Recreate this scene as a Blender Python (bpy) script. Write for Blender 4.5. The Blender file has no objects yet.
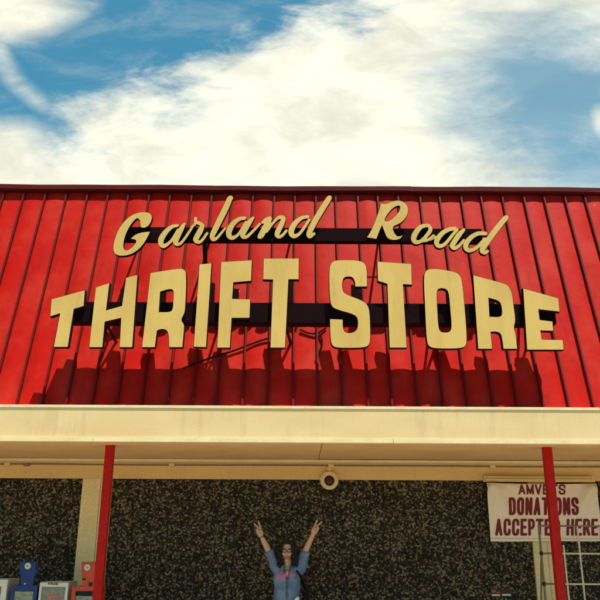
import bpy, bmesh, math, random
import numpy as np
from mathutils import Vector, Matrix

random.seed(7)
np.random.seed(7)
S = bpy.context.scene
COL = S.collection
PI = math.pi

# ------------------------------------------------------------------ camera
F = 737.0                      # focal length in photo pixels (600 px wide)
TH = math.radians(18.04)       # pitch
ROLL = math.radians(0.3)
CZ = 1.70                      # eye height
cam_d = bpy.data.cameras.new('camera')
cam = bpy.data.objects.new('camera', cam_d)
COL.objects.link(cam)
cam_d.sensor_width = 36
cam_d.lens = 36 * F / 600
cam_d.clip_end = 2000
CM = Matrix.Translation((0, 0, CZ)) @ Matrix.Rotation(PI / 2 + TH, 4, 'X') @ Matrix.Rotation(ROLL, 4, 'Z')
cam.matrix_world = CM
S.camera = cam
R3 = CM.to_3x3()


def ray(px, py):
    return R3 @ Vector((px - 300, 300 - py, -F))


def P(px, py, Y):
    """a measured photo position on the upright plane y = Y, in metres"""
    d = ray(px, py)
    t = Y / d.y
    return Vector((d.x * t, Y, CZ + d.z * t))


# ------------------------------------------------------------------ materials
def mat(name, col, rough=0.6, metal=0.0, spec=0.5):
    m = bpy.data.materials.new(name)
    m.use_nodes = True
    b = m.node_tree.nodes['Principled BSDF']
    b.inputs['Base Color'].default_value = (*col, 1)
    b.inputs['Roughness'].default_value = rough
    b.inputs['Metallic'].default_value = metal
    b.inputs['Specular IOR Level'].default_value = spec
    return m


class NT:
    def __init__(self, m):
        self.t = m.node_tree
        self.b = self.t.nodes.get('Principled BSDF')

    def n(self, typ, **kw):
        x = self.t.nodes.new(typ)
        for k, v in kw.items():
            setattr(x, k, v)
        return x

    def l(self, a, b):
        self.t.links.new(a, b)


def painted(name, col, col2=None, rough=0.5, scale=3.0, amt=0.5, bump=0.0, bscale=60, spec=0.4, stretch=None, fine=0.12, metal=0.0, lo=0.4, hi=0.7, streak=None, s_scale=(7, 7, 0.5), s_lo=0.56, s_hi=0.74, s_amt=0.6, chip=None, chip_at=0.06):
    """painted / weathered surface: broad blotches to col2, fine grain, optional bump"""
    m = mat(name, col, rough, metal, spec)
    N = NT(m)
    tc = N.n('ShaderNodeTexCoord')
    mp = N.n('ShaderNodeMapping')
    N.l(tc.outputs['Object'], mp.inputs['Vector'])
    if stretch:
        mp.inputs['Scale'].default_value = stretch
    no = N.n('ShaderNodeTexNoise')
    no.inputs['Scale'].default_value = scale
    no.inputs['Detail'].default_value = 6
    no.inputs['Roughness'].default_value = 0.62
    N.l(mp.outputs[0], no.inputs['Vector'])
    mr = N.n('ShaderNodeMapRange')
    mr.inputs['From Min'].default_value = lo
    mr.inputs['From Max'].default_value = hi
    mr.inputs['To Max'].default_value = amt
    N.l(no.outputs['Fac'], mr.inputs['Value'])
    mx = N.n('ShaderNodeMix', data_type='RGBA')
    c2 = col2 or tuple(c * 0.7 for c in col)
    mx.inputs['A'].default_value = (*col, 1)
    mx.inputs['B'].default_value = (*c2, 1)
    N.l(mr.outputs[0], mx.inputs['Factor'])
    out = mx.outputs['Result']
    if streak:          # run-off stains, long down the surface
        mp2 = N.n('ShaderNodeMapping')
        mp2.inputs['Scale'].default_value = s_scale
        N.l(tc.outputs['Object'], mp2.inputs['Vector'])
        n3 = N.n('ShaderNodeTexNoise')
        n3.inputs['Scale'].default_value = 1.0
        n3.inputs['Detail'].default_value = 7
        n3.inputs['Roughness'].default_value = 0.7
        N.l(mp2.outputs[0], n3.inputs['Vector'])
        m3 = N.n('ShaderNodeMapRange')
        m3.inputs['From Min'].default_value = s_lo
        m3.inputs['From Max'].default_value = s_hi
        m3.inputs['To Max'].default_value = s_amt
        N.l(n3.outputs['Fac'], m3.inputs['Value'])
        x3 = N.n('ShaderNodeMix', data_type='RGBA')
        N.l(m3.outputs[0], x3.inputs['Factor'])
        N.l(out, x3.inputs['A'])
        x3.inputs['B'].default_value = (*streak, 1)
        out = x3.outputs['Result']
    if chip:            # a few small chips where the paint has gone
        v4 = N.n('ShaderNodeTexVoronoi')
        v4.inputs['Scale'].default_value = 3.2
        N.l(tc.outputs['Object'], v4.inputs['Vector'])
        n4 = N.n('ShaderNodeTexNoise')
        n4.inputs['Scale'].default_value = 40
        N.l(tc.outputs['Object'], n4.inputs['Vector'])
        a4 = N.n('ShaderNodeMath', operation='MULTIPLY_ADD')
        N.l(n4.outputs['Fac'], a4.inputs[0])
        a4.inputs[1].default_value = 0.10
        N.l(v4.outputs['Distance'], a4.inputs[2])
        s4 = N.n('ShaderNodeMath', operation='LESS_THAN')
        N.l(a4.outputs[0], s4.inputs[0])
        s4.inputs[1].default_value = chip_at
        x4 = N.n('ShaderNodeMix', data_type='RGBA')
        N.l(s4.outputs[0], x4.inputs['Factor'])
        N.l(out, x4.inputs['A'])
        x4.inputs['B'].default_value = (*chip, 1)
        out = x4.outputs['Result']
    n2 = N.n('ShaderNodeTexNoise')
    n2.inputs['Scale'].default_value = bscale
    n2.inputs['Detail'].default_value = 4
    N.l(tc.outputs['Object'], n2.inputs['Vector'])
    if fine:
        m2 = N.n('ShaderNodeMapRange')
        m2.inputs['From Min'].default_value = 0.3
        m2.inputs['From Max'].default_value = 0.7
        m2.inputs['To Min'].default_value = 1 - fine
        m2.inputs['To Max'].default_value = 1 + fine
        N.l(n2.outputs['Fac'], m2.inputs['Value'])
        vm = N.n('ShaderNodeVectorMath', operation='SCALE')
        N.l(out, vm.inputs[0])
        N.l(m2.outputs[0], vm.inputs['Scale'])
        out = vm.outputs[0]
    N.l(out, N.b.inputs['Base Color'])
    r2 = N.n('ShaderNodeMapRange')
    r2.inputs['To Min'].default_value = max(0.05, rough - 0.12)
    r2.inputs['To Max'].default_value = min(1, rough + 0.15)
    N.l(no.outputs['Fac'], r2.inputs['Value'])
    N.l(r2.outputs[0], N.b.inputs['Roughness'])
    if bump:
        bp = N.n('ShaderNodeBump')
        bp.inputs['Strength'].default_value = bump
        bp.inputs['Distance'].default_value = 0.01
        N.l(n2.outputs['Fac'], bp.inputs['Height'])
        N.l(bp.outputs[0], N.b.inputs['Normal'])
    return m


def pebble_material():
    m = mat('pebble_aggregate', (0.05, 0.035, 0.025), 0.75, spec=0.3)
    N = NT(m)
    tc = N.n('ShaderNodeTexCoord')
    wn = N.n('ShaderNodeTexNoise')
    wn.inputs['Scale'].default_value = 22
    wn.inputs['Detail'].default_value = 2
    N.l(tc.outputs['Object'], wn.inputs['Vector'])
    wv = N.n('ShaderNodeVectorMath', operation='SCALE')
    wv.inputs['Scale'].default_value = 0.03
    N.l(wn.outputs['Color'], wv.inputs[0])
    ad = N.n('ShaderNodeVectorMath', operation='ADD')
    N.l(tc.outputs['Object'], ad.inputs[0])
    N.l(wv.outputs[0], ad.inputs[1])
    vo = N.n('ShaderNodeTexVoronoi')
    vo.inputs['Scale'].default_value = 45
    N.l(ad.outputs[0], vo.inputs['Vector'])
    v2 = N.n('ShaderNodeTexVoronoi')
    v2.inputs['Scale'].default_value = 100
    N.l(ad.outputs[0], v2.inputs['Vector'])
    sp = N.n('ShaderNodeSeparateColor')
    N.l(vo.outputs['Color'], sp.inputs[0])
    s2 = N.n('ShaderNodeSeparateColor')
    N.l(v2.outputs['Color'], s2.inputs[0])
    # patches of lighter and darker mix over the panel
    pn = N.n('ShaderNodeTexNoise')
    pn.inputs['Scale'].default_value = 1.6
    pn.inputs['Detail'].default_value = 3
    N.l(tc.outputs['Object'], pn.inputs['Vector'])
    a1 = N.n('ShaderNodeMath', operation='MULTIPLY_ADD')
    N.l(pn.outputs['Fac'], a1.inputs[0])
    a1.inputs[1].default_value = 0.35
    a1.inputs[2].default_value = -0.17
    a2 = N.n('ShaderNodeMath', operation='MULTIPLY_ADD')
    N.l(s2.outputs[0], a2.inputs[0])
    a2.inputs[1].default_value = 0.3
    N.l(sp.outputs[0], a2.inputs[2])
    a3 = N.n('ShaderNodeMath', operation='ADD')
    N.l(a1.outputs[0], a3.inputs[0])
    N.l(a2.outputs[0], a3.inputs[1])
    cr = N.n('ShaderNodeValToRGB')
    e = cr.color_ramp.elements
    e[0].position = 0.30
    e[0].color = (0.010, 0.007, 0.006, 1)
    e[1].position = 1.22 if False else 1.0
    e[1].color = (0.30, 0.225, 0.14, 1)
    x = e.new(0.58)
    x.color = (0.036, 0.024, 0.016, 1)
    x = e.new(0.78)
    x.color = (0.080, 0.055, 0.034, 1)
    x = e.new(0.93)
    x.color = (0.145, 0.103, 0.060, 1)
    N.l(a3.outputs[0], cr.inputs[0])
    # dark mortar between stones
    md = N.n('ShaderNodeMapRange')
    md.inputs['From Min'].default_value = 0.45
    md.inputs['From Max'].default_value = 0.75
    md.inputs['To Min'].default_value = 1
    md.inputs['To Max'].default_value = 0.25
    N.l(vo.outputs['Distance'], md.inputs['Value'])
    vm = N.n('ShaderNodeVectorMath', operation='SCALE')
    N.l(cr.outputs[0], vm.inputs[0])
    N.l(md.outputs[0], vm.inputs['Scale'])
    N.l(vm.outputs[0], N.b.inputs['Base Color'])
    bp = N.n('ShaderNodeBump')
    bp.invert = True
    bp.inputs['Strength'].default_value = 0.9
    bp.inputs['Distance'].default_value = 0.02
    N.l(vo.outputs['Distance'], bp.inputs['Height'])
    N.l(bp.outputs[0], N.b.inputs['Normal'])
    return m


M = {}
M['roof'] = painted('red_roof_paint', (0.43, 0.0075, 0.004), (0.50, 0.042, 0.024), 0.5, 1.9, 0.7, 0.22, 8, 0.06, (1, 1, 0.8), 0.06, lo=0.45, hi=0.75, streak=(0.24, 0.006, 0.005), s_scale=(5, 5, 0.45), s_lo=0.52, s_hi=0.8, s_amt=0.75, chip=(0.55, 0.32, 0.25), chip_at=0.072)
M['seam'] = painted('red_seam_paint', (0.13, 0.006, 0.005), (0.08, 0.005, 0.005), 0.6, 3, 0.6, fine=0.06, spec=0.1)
M['coping'] = painted('maroon_trim_paint', (0.085, 0.006, 0.007), (0.05, 0.005, 0.006), 0.7, 2, 0.6, spec=0.08)
M['fascia'] = painted('cream_fascia_paint', (0.80, 0.575, 0.30), (0.68, 0.445, 0.20), 0.6, 1.6, 0.55, 0.04, 90, 0.2, (0.7, 1, 1.8), 0.06, streak=(0.52, 0.35, 0.17), s_scale=(9, 9, 1.0), s_lo=0.53, s_hi=0.8, s_amt=0.55)
M['lip'] = painted('cream_trim_paint', (0.86, 0.70, 0.42), (0.66, 0.48, 0.26), 0.55, 5, 0.5, fine=0.08)
M['soffit'] = painted('tan_soffit_paint', (0.72, 0.47, 0.24), (0.56, 0.35, 0.165), 0.7, 2.2, 0.6, 0.1, 70, 0.2)
M['beam'] = painted('cream_wall_paint', (0.82, 0.56, 0.25), (0.68, 0.43, 0.17), 0.65, 2, 0.6, 0.08, 60, 0.2, streak=(0.5, 0.33, 0.14), s_scale=(6, 6, 1.2), s_lo=0.55, s_hi=0.8, s_amt=0.5)
M['pilaster'] = painted('cream_brick_paint', (0.86, 0.66, 0.36), (0.72, 0.52, 0.26), 0.65, 3, 0.6, 0.2, 40, 0.25)
M['pebble'] = pebble_material()
M['gold'] = painted('gold_letter_face', (0.73, 0.475, 0.145), (0.60, 0.365, 0.10), 0.55, 3.0, 0.7, 0.05, 120, 0.15, (1, 1, 0.5), fine=0.12, streak=(0.36, 0.19, 0.06), s_scale=(16, 16, 1.6), s_lo=0.58, s_hi=0.8, s_amt=0.6, chip=(0.16, 0.09, 0.04), chip_at=0.068)
M['return'] = painted('dark_letter_return', (0.020, 0.007, 0.006), (0.012, 0.006, 0.005), 0.8, 6, 0.5, spec=0.05)
M['raceway'] = painted('dark_raceway_paint', (0.010, 0.0035, 0.005), (0.020, 0.004, 0.005), 0.85, 2, 0.7, spec=0.04)
M['post'] = painted('red_post_paint', (0.50, 0.014, 0.012), (0.34, 0.010, 0.008), 0.5, 4, 0.7, 0.12, 40, 0.08, streak=(0.16, 0.012, 0.01), s_scale=(30, 30, 2.0), s_lo=0.55, s_hi=0.75, s_amt=0.7, chip=(0.30, 0.2, 0.14), chip_at=0.07)
M['metal'] = painted('grey_metal', (0.35, 0.32, 0.27), (0.2, 0.17, 0.13), 0.45, 8, 0.6, metal=0.6)
M['pipe'] = painted('brown_pipe_paint', (0.26, 0.17, 0.09), (0.16, 0.1, 0.06), 0.6, 8, 0.6)
M['black'] = painted('black_rubber', (0.012, 0.011, 0.012), None, 0.6, 8, 0.5)
M['concrete'] = painted('walkway_concrete', (0.50, 0.39, 0.25), (0.40, 0.31, 0.20), 0.85, 2, 0.7, 0.3, 60, 0.2)
M['asphalt'] = painted('bounce_concrete', (0.46, 0.38, 0.27), (0.38, 0.31, 0.22), 0.9, 0.8, 0.7, 0.5, 120, 0.2, fine=0.3)  # pale ground of the unseen apron, toned to bounce light
M['tar'] = painted('asphalt', (0.07, 0.066, 0.06), (0.045, 0.043, 0.04), 0.9, 0.8, 0.7, 0.5, 120, 0.2, fine=0.3)
M['line'] = painted('worn_line_paint', (0.72, 0.68, 0.55), (0.3, 0.28, 0.24), 0.8, 6, 0.7)
M['cloth'] = painted('banner_cloth', (0.94, 0.79, 0.67), (0.85, 0.67, 0.54), 0.8, 4, 0.5, fine=0.04)
M['maroon'] = painted('maroon_ink', (0.20, 0.010, 0.022), (0.16, 0.01, 0.02), 0.7, 12, 0.5)
M['wood'] = painted('pale_wood', (0.58, 0.36, 0.16), (0.46, 0.27, 0.11), 0.65, 3, 0.6, stretch=(0.3, 2, 8))
M['plate'] = painted('brown_plate', (0.045, 0.022, 0.014), (0.09, 0.06, 0.035), 0.7, 30, 0.8)
M['blue'] = painted('blue_box_paint', (0.010, 0.035, 0.20), (0.008, 0.022, 0.12), 0.35, 5, 0.6)
M['orange'] = painted('orange_red_box_paint', (0.62, 0.065, 0.022), (0.48, 0.04, 0.015), 0.4, 5, 0.6)
M['boxwhite'] = painted('white_box_paint', (0.76, 0.74, 0.66), (0.58, 0.55, 0.47), 0.45, 5, 0.6)
M['paper'] = painted('newsprint', (0.50, 0.46, 0.36), (0.22, 0.18, 0.12), 0.8, 14, 0.9, stretch=(1, 1, 3), fine=0.2)
M['greypaper'] = painted('grey_newsprint', (0.42, 0.36, 0.30), (0.30, 0.25, 0.21), 0.8, 14, 0.8)
M['pinkink'] = mat('coral_ink', (0.80, 0.22, 0.14), 0.6)
M['dial'] = painted('pale_dial', (0.66, 0.66, 0.56), None, 0.35, 20, 0.4)
M['chrome'] = mat('worn_chrome', (0.55, 0.52, 0.45), 0.3, 0.9)
M['winglass'] = mat('box_window_glass', (0.9, 0.95, 0.95), 0.08)
M['winglass'].node_tree.nodes['Principled BSDF'].inputs['Transmission Weight'].default_value = 1.0
M['winglass'].node_tree.nodes['Principled BSDF'].inputs['IOR'].default_value = 1.05
M['rackwhite'] = painted('rack_wire_coating', (0.70, 0.60, 0.42), (0.5, 0.4, 0.27), 0.45, 9, 0.5)
M['rackgrey'] = painted('rack_tube_grey', (0.20, 0.15, 0.10), (0.12, 0.09, 0.06), 0.5, 9, 0.5)
M['hole'] = mat('dark_lens', (0.05, 0.008, 0.016), 0.35)
M['skin'] = painted('skin', (0.60, 0.34, 0.21), (0.54, 0.28, 0.17), 0.5, 10, 0.5, fine=0.03)
M['lips'] = mat('lips', (0.36, 0.10, 0.085), 0.4)
M['brow'] = mat('brow', (0.03, 0.018, 0.012), 0.7)
M['eyewhite'] = mat('eye_white', (0.75, 0.72, 0.68), 0.25)
M['hair'] = painted('dark_hair', (0.014, 0.008, 0.006), (0.03, 0.016, 0.010), 0.42, 18, 0.7)
M['jeans'] = painted('dark_jeans', (0.030, 0.04, 0.075), (0.02, 0.026, 0.05), 0.85, 12, 0.6, 0.2, 220)
M['whitecloth'] = painted('white_undershirt', (0.74, 0.70, 0.64), None, 0.8, 12, 0.3)
M['leather'] = painted('black_leather', (0.006, 0.005, 0.006), (0.01, 0.008, 0.008), 0.6, 12, 0.6, spec=0.1)
M['brownshoe'] = painted('brown_shoe', (0.10, 0.055, 0.03), None, 0.5, 12, 0.5)


def denim_material():
    m = painted('blue_denim', (0.105, 0.16, 0.285), (0.24, 0.30, 0.42), 0.85, 7, 0.8, 0.25, 180, 0.15, fine=0.12, lo=0.4, hi=0.65)
    N = NT(m)
    src = N.b.inputs['Base Color'].links[0].from_socket
    tc = N.n('ShaderNodeTexCoord')
    no = N.n('ShaderNodeTexNoise')
    no.inputs['Scale'].default_value = 16
    no.inputs['Detail'].default_value = 3
    N.l(tc.outputs['Object'], no.inputs['Vector'])
    sx = N.n('ShaderNodeSeparateXYZ')
    N.l(tc.outputs['Object'], sx.inputs[0])
    mask = None
    for cx, cz, rx, rz in ((-0.056, 1.180, 0.064, 0.058), (0.066, 1.190, 0.036, 0.052)):
        def sq(sock, c, r):
            a = N.n('ShaderNodeMath', operation='SUBTRACT')
            N.l(sock, a.inputs[0])
            a.inputs[1].default_value = c
            b = N.n('ShaderNodeMath', operation='DIVIDE')
            N.l(a.outputs[0], b.inputs[0])
            b.inputs[1].default_value = r
            c_ = N.n('ShaderNodeMath', operation='POWER')
            N.l(b.outputs[0], c_.inputs[0])
            c_.inputs[1].default_value = 2
            return c_.outputs[0]
        ad = N.n('ShaderNodeMath', operation='ADD')
        N.l(sq(sx.outputs['X'], cx, rx), ad.inputs[0])
        N.l(sq(sx.outputs['Z'], cz, rz), ad.inputs[1])
        mr = N.n('ShaderNodeMapRange')
        mr.inputs['From Min'].default_value = 1.3
        mr.inputs['From Max'].default_value = 0.5
        N.l(ad.outputs[0], mr.inputs['Value'])
        if mask is None:
            mask = mr.outputs[0]
        else:
            mm = N.n('ShaderNodeMath', operation='MAXIMUM')
            N.l(mask, mm.inputs[0])
            N.l(mr.outputs[0], mm.inputs[1])
            mask = mm.outputs[0]
    fr = N.n('ShaderNodeMath', operation='LESS_THAN')
    N.l(sx.outputs['Y'], fr.inputs[0])
    fr.inputs[1].default_value = -0.03
    m1 = N.n('ShaderNodeMath', operation='MULTIPLY')
    N.l(mask, m1.inputs[0])
    N.l(fr.outputs[0], m1.inputs[1])
    nr = N.n('ShaderNodeMapRange')
    nr.inputs['From Min'].default_value = 0.36
    nr.inputs['From Max'].default_value = 0.48
    N.l(no.outputs['Fac'], nr.inputs['Value'])
    m2 = N.n('ShaderNodeMath', operation='MULTIPLY')
    N.l(m1.outputs[0], m2.inputs[0])
    N.l(nr.outputs[0], m2.inputs[1])
    mx = N.n('ShaderNodeMix', data_type='RGBA')
    N.l(m2.outputs[0], mx.inputs['Factor'])
    N.l(src, mx.inputs['A'])
    mx.inputs['B'].default_value = (0.56, 0.17, 0.33, 1)
    N.l(mx.outputs['Result'], N.b.inputs['Base Color'])
    return m


M['denim'] = denim_material()


# ------------------------------------------------------------------ object helpers
def tag(o, label=None, cat=None, group=None, kind=None):
    if label: o['label'] = label
    if cat: o['category'] = cat
    if group: o['group'] = group
    if kind: o['kind'] = kind
    return o


def empty(name, loc, label=None, cat=None, group=None):
    o = bpy.data.objects.new(name, None)
    COL.objects.link(o)
    o.location = loc
    o.empty_display_size = 0.1
    return tag(o, label, cat, group)


def link(name, me, parent=None, origin=None):
    """link a mesh given in world metres; children are stored in their parent's local space"""
    o = bpy.data.objects.new(name, me)
    COL.objects.link(o)
    if parent is not None:
        o.parent = parent
        wp = world_loc(parent)
        me.transform(Matrix.Translation(-wp))
    elif origin is not None:
        me.transform(Matrix.Translation(-Vector(origin)))
        o.location = origin
    return o


def world_loc(o):
    v = Vector((0, 0, 0))
    while o is not None:
        v = v + Vector(o.location)
        o = o.parent
    return v


def bm_obj(name, bm, m, parent=None, origin=None, smooth=False, bevel=0.0, ang=40):
    if bevel:
        es = [e for e in bm.edges if len(e.link_faces) == 2 and e.calc_face_angle(0) > math.radians(50)]
        bmesh.ops.bevel(bm, geom=es, offset=bevel, segments=2, affect='EDGES', profile=0.6)
    me = bpy.data.meshes.new(name)
    bm.to_mesh(me)
    bm.free()
    for x in (m if isinstance(m, (list, tuple)) else [m]):
        me.materials.append(x)
    if smooth:
        for p in me.polygons:
            p.use_smooth = True
        try:
            me.set_sharp_from_angle(angle=math.radians(ang))
        except Exception:
            pass
    return link(name, me, parent, origin)


def box(bm, x0, x1, y0, y1, z0, z1, mi=0):
    v = [bm.verts.new(p) for p in ((x0, y0, z0), (x1, y0, z0), (x1, y1, z0), (x0, y1, z0), (x0, y0, z1), (x1, y0, z1), (x1, y1, z1), (x0, y1, z1))]
    for f in ((0, 3, 2, 1), (4, 5, 6, 7), (0, 1, 5, 4), (1, 2, 6, 5), (2, 3, 7, 6), (3, 0, 4, 7)):
        bm.faces.new([v[i] for i in f]).material_index = mi
    return v


def tube(bm, pts, r, n=8, caps=True, mi=0):
    pts = [Vector(p) for p in pts]
    rs = r if isinstance(r, (list, tuple)) else [r] * len(pts)
    rings = []
    up = None
    for i, p in enumerate(pts):
        a = pts[max(0, i - 1)]
        b = pts[min(len(pts) - 1, i + 1)]
        t = (b - a).normalized()
        if up is None:
            up = Vector((0, 0, 1)) if abs(t.z) < 0.9 else Vector((1, 0, 0))
        s = t.cross(up).normalized()
        up = s.cross(t).normalized()
        rings.append([bm.verts.new(p + (s * math.cos(2 * PI * k / n) + up * math.sin(2 * PI * k / n)) * rs[i]) for k in range(n)])
    for a, b in zip(rings, rings[1:]):
        for k in range(n):
            bm.faces.new((a[k], a[(k + 1) % n], b[(k + 1) % n], b[k])).material_index = mi
    if caps:
        bm.faces.new(rings[0][::-1]).material_index = mi
        bm.faces.new(rings[-1]).material_index = mi


def prism(bm, poly, y0, y1, mi=0):
    """extrude an (x, z) outline along y"""
    a = [bm.verts.new((x, y0, z)) for x, z in poly]
    b = [bm.verts.new((x, y1, z)) for x, z in poly]
    n = len(poly)
    bm.faces.new(a).material_index = mi
    bm.faces.new(b[::-1]).material_index = mi
    for i in range(n):
        bm.faces.new((a[i], b[i], b[(i + 1) % n], a[(i + 1) % n])).material_index = mi
    bmesh.ops.recalc_face_normals(bm, faces=bm.faces)


def prism_x(bm, poly, x0, x1, mi=0):
    """extrude a (y, z) outline along x"""
    a = [bm.verts.new((x0, y, z)) for y, z in poly]
    b = [bm.verts.new((x1, y, z)) for y, z in poly]
    n = len(poly)
    bm.faces.new(a).material_index = mi
    bm.faces.new(b[::-1]).material_index = mi
    for i in range(n):
        bm.faces.new((a[i], b[i], b[(i + 1) % n], a[(i + 1) % n])).material_index = mi
    bmesh.ops.recalc_face_normals(bm, faces=bm.faces)


def lathe_y(bm, prof, cx, cz, n=32, mi=0):
    """profile of (radius, y) turned round the y axis through (cx, cz)"""
    rings = []
    for r, y in prof:
        if r < 1e-6:
            rings.append([bm.verts.new((cx, y, cz))])
        else:
            rings.append([bm.verts.new((cx + r * math.cos(2 * PI * k / n), y, cz + r * math.sin(2 * PI * k / n))) for k in range(n)])
    for a, b in zip(rings, rings[1:]):
        for k in range(n):
            if len(a) == 1 and len(b) == 1:
                continue
            q = []
            for w, kk in ((a, k), (a, k + 1), (b, k + 1), (b, k)):
                q_ = w[0] if len(w) == 1 else w[kk % n]
                if q_ not in q:
                    q.append(q_)
            if len(q) > 2:
                bm.faces.new(q).material_index = mi
    bmesh.ops.recalc_face_normals(bm, faces=bm.faces)


def text_mesh(body, bold=0.0):
    cu = bpy.data.curves.new('txt', 'FONT')
    cu.body = body
    cu.size = 1
    cu.offset = bold
    o = bpy.data.objects.new('txt', cu)
    COL.objects.link(o)
    dg = bpy.context.evaluated_depsgraph_get()
    dg.update()
    me = bpy.data.meshes.new_from_object(o.evaluated_get(dg))
    bpy.data.objects.remove(o)
    bpy.data.curves.remove(cu)
    return me


# ------------------------------------------------------------------ setting
def ground_sheet(name, x0, x1, y0, y1, z, m):
    bm = bmesh.new()
    v = [bm.verts.new(p) for p in ((x0, y0, z), (x1, y0, z), (x1, y1, z), (x0, y1, z))]
    bm.faces.new(v)
    o = bm_obj(name, bm, m)
    return tag(o, kind='structure')


ground_sheet('ground', -400, 400, -400, 400, 0.0, M['tar'])
ground_sheet('bounce_apron', -14, 14, -0.5, 7.08, 0.004, M['asphalt'])  # unseen pale apron, its extent and tone set to bounce light under the canopy
bm = bmesh.new()
xs = [-14 + i * 1.75 for i in range(17)]
for a, b in zip(xs, xs[1:]):
    box(bm, a + 0.006, b - 0.006, 7.25, 8.62, -0.02, 0.12)
    box(bm, a + 0.006, b - 0.006, 8.632, 10.0, -0.02, 0.12)
tag(bm_obj('pavement', bm, M['concrete'], bevel=0.006), kind='structure')
bm = bmesh.new()
box(bm, -14, 14, 7.08, 7.245, -0.02, 0.125)
tag(bm_obj('kerb', bm, M['concrete'], bevel=0.02), kind='structure')
bm = bmesh.new()
for i in range(-4, 5):
    x = i * 2.75 + 1.2
    v = [bm.verts.new(p) for p in ((x, 1.9, 0.008), (x + 0.1, 1.9, 0.008), (x + 0.1, 6.9, 0.008), (x, 6.9, 0.008))]
    bm.faces.new(v)
tag(bm_obj('road_markings', bm, M['line']), kind='structure')

# ------------------------------------------------------------------ the building
BX0, BX1 = -13.0, 13.0
YF = 7.60                     # fascia plane
ZF0, ZF1 = CZ + 0.985, CZ + 1.315
SL = 0.2834                   # roof lean: metres back per metre up
YR0 = 7.80


def roof_y(z):
    return YR0 + SL * (z - ZF1)


def on_roof(px, py, off=0.0):
    d = ray(px, py)
    # y = YR0 + SL (z - ZF1), point = (0,0,CZ) + t d
    t = (YR0 + SL * (CZ - ZF1)) / (d.y - SL * d.z)
    p = Vector((0, 0, CZ)) + d * t
    return p + Vector((0, -0.962, 0.273)) * off


ZTOP = CZ + 4.325
store = empty('store_building', (0, 10, 0.12), 'long shop with a tall red ribbed roof, cream canopy and dark pebble walls', 'building')

# roof: pressed pans between standing seams
bm = bmesh.new()
seam_x = []
x = -0.074
pitch = 0.2665
k0 = int((BX0 + 0.3) / pitch)
seam_x = [-0.074 + pitch * k + random.uniform(-0.010, 0.010) for k in range(k0, -k0 + 1)]
seam_x = [s for s in seam_x if BX0 < s < BX1]
edges_x = [BX0] + seam_x + [BX1]
nz = 26
zs = [ZF1 - 0.12 + (ZTOP - ZF1 + 0.12) * i / nz for i in range(nz + 1)]
nrm = Vector((0, -0.962, 0.273))
for a, b in zip(edges_x, edges_x[1:]):
    amp = random.uniform(0.002, 0.007)
    ph = random.uniform(0, 6.28)
    fr = random.uniform(1.0, 2.6)
    tilt = random.uniform(-0.003, 0.003)
    grid = []
    for z in zs:
        row = []
        for j in range(6):
            t = j / 5
            w = math.sin(PI * t)
            d = w * (0.009 + amp * math.sin(fr * z + ph) + 0.5 * amp * math.sin(3.1 * fr * z + 2 * ph)) + tilt * (t - 0.5) * 2 * w
            p = Vector((a + (b - a) * t, roof_y(z), z)) + nrm * d
            row.append(bm.verts.new(p))
        grid.append(row)
    for r0, r1 in zip(grid, grid[1:]):
        for j in range(5):
            bm.faces.new((r0[j], r0[j + 1], r1[j + 1], r1[j]))
# body behind the sheets so the roof has thickness
prism_pts = [(roof_y(ZF1 - 0.12) + 0.02, ZF1 - 0.12), (roof_y(ZTOP) + 0.02, ZTOP - 0.01), (18, ZTOP - 0.01), (18, ZF1 - 0.12)]
prism_x(bm, prism_pts, BX0 + 0.01, BX1 - 0.01)
bm.normal_update()
roof = bm_obj('roof', bm, M['roof'], store, smooth=True, ang=30)
# standing seams
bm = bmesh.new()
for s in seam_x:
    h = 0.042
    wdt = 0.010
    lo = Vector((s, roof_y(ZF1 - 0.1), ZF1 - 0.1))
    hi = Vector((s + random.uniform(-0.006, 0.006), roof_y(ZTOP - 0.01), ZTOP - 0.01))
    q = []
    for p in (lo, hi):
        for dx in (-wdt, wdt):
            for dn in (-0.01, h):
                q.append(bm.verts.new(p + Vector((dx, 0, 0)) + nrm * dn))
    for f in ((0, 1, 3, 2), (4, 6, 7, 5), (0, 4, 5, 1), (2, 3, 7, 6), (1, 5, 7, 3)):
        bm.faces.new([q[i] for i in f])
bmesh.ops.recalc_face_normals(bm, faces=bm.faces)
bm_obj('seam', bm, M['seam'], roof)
# one cross lap in the sheets between S and T
bm = bmesh.new()
pa, pb = on_roof(367, 277), on_roof(387, 276)
box(bm, pa.x, pb.x, pa.y - 0.012, pa.y + 0.02, pa.z - 0.006, pa.z + 0.006)
bm_obj('lap_joint', bm, M['seam'], roof)
# coping: lengths of cap flashing, some lifted a little
bm = bmesh.new()
cuts = [(-13.0, -1.12, 0.020, -0.002), (-1.13, 1.42, -0.006, -0.004), (1.41, 13.0, -0.002, -0.01)]
yt = roof_y(ZTOP)
for a, b, za, zb in cuts:
    ns = max(2, int((b - a) / 0.22))
    prev = None
    for i in range(ns + 1):
        t_ = i / ns
        x_ = a + (b - a) * t_
        dz = za + (zb - za) * t_ + 0.003 * math.sin(2.3 * x_ + a) + 0.002 * math.sin(6.1 * x_)
        up_ = random.uniform(-0.003, 0.003)
        q = [bm.verts.new((x_, yy, ZTOP + zz + dz)) for (yy, zz) in ((yt - 0.075, -0.075), (yt - 0.100, -0.055 + up_), (yt - 0.088, 0.012), (yt + 0.35, 0.02), (yt + 0.35, -0.075))]
        if prev:
            for k in range(5):
                j = (k + 1) % 5
                bm.faces.new((prev[k], prev[j], q[j], q[k]))
        else:
            bm.faces.new(q[::-1])
        prev = q
    bm.faces.new(prev)
bmesh.ops.recalc_face_normals(bm, faces=bm.faces)
bm_obj('coping', bm, M['coping'], roof)

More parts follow.
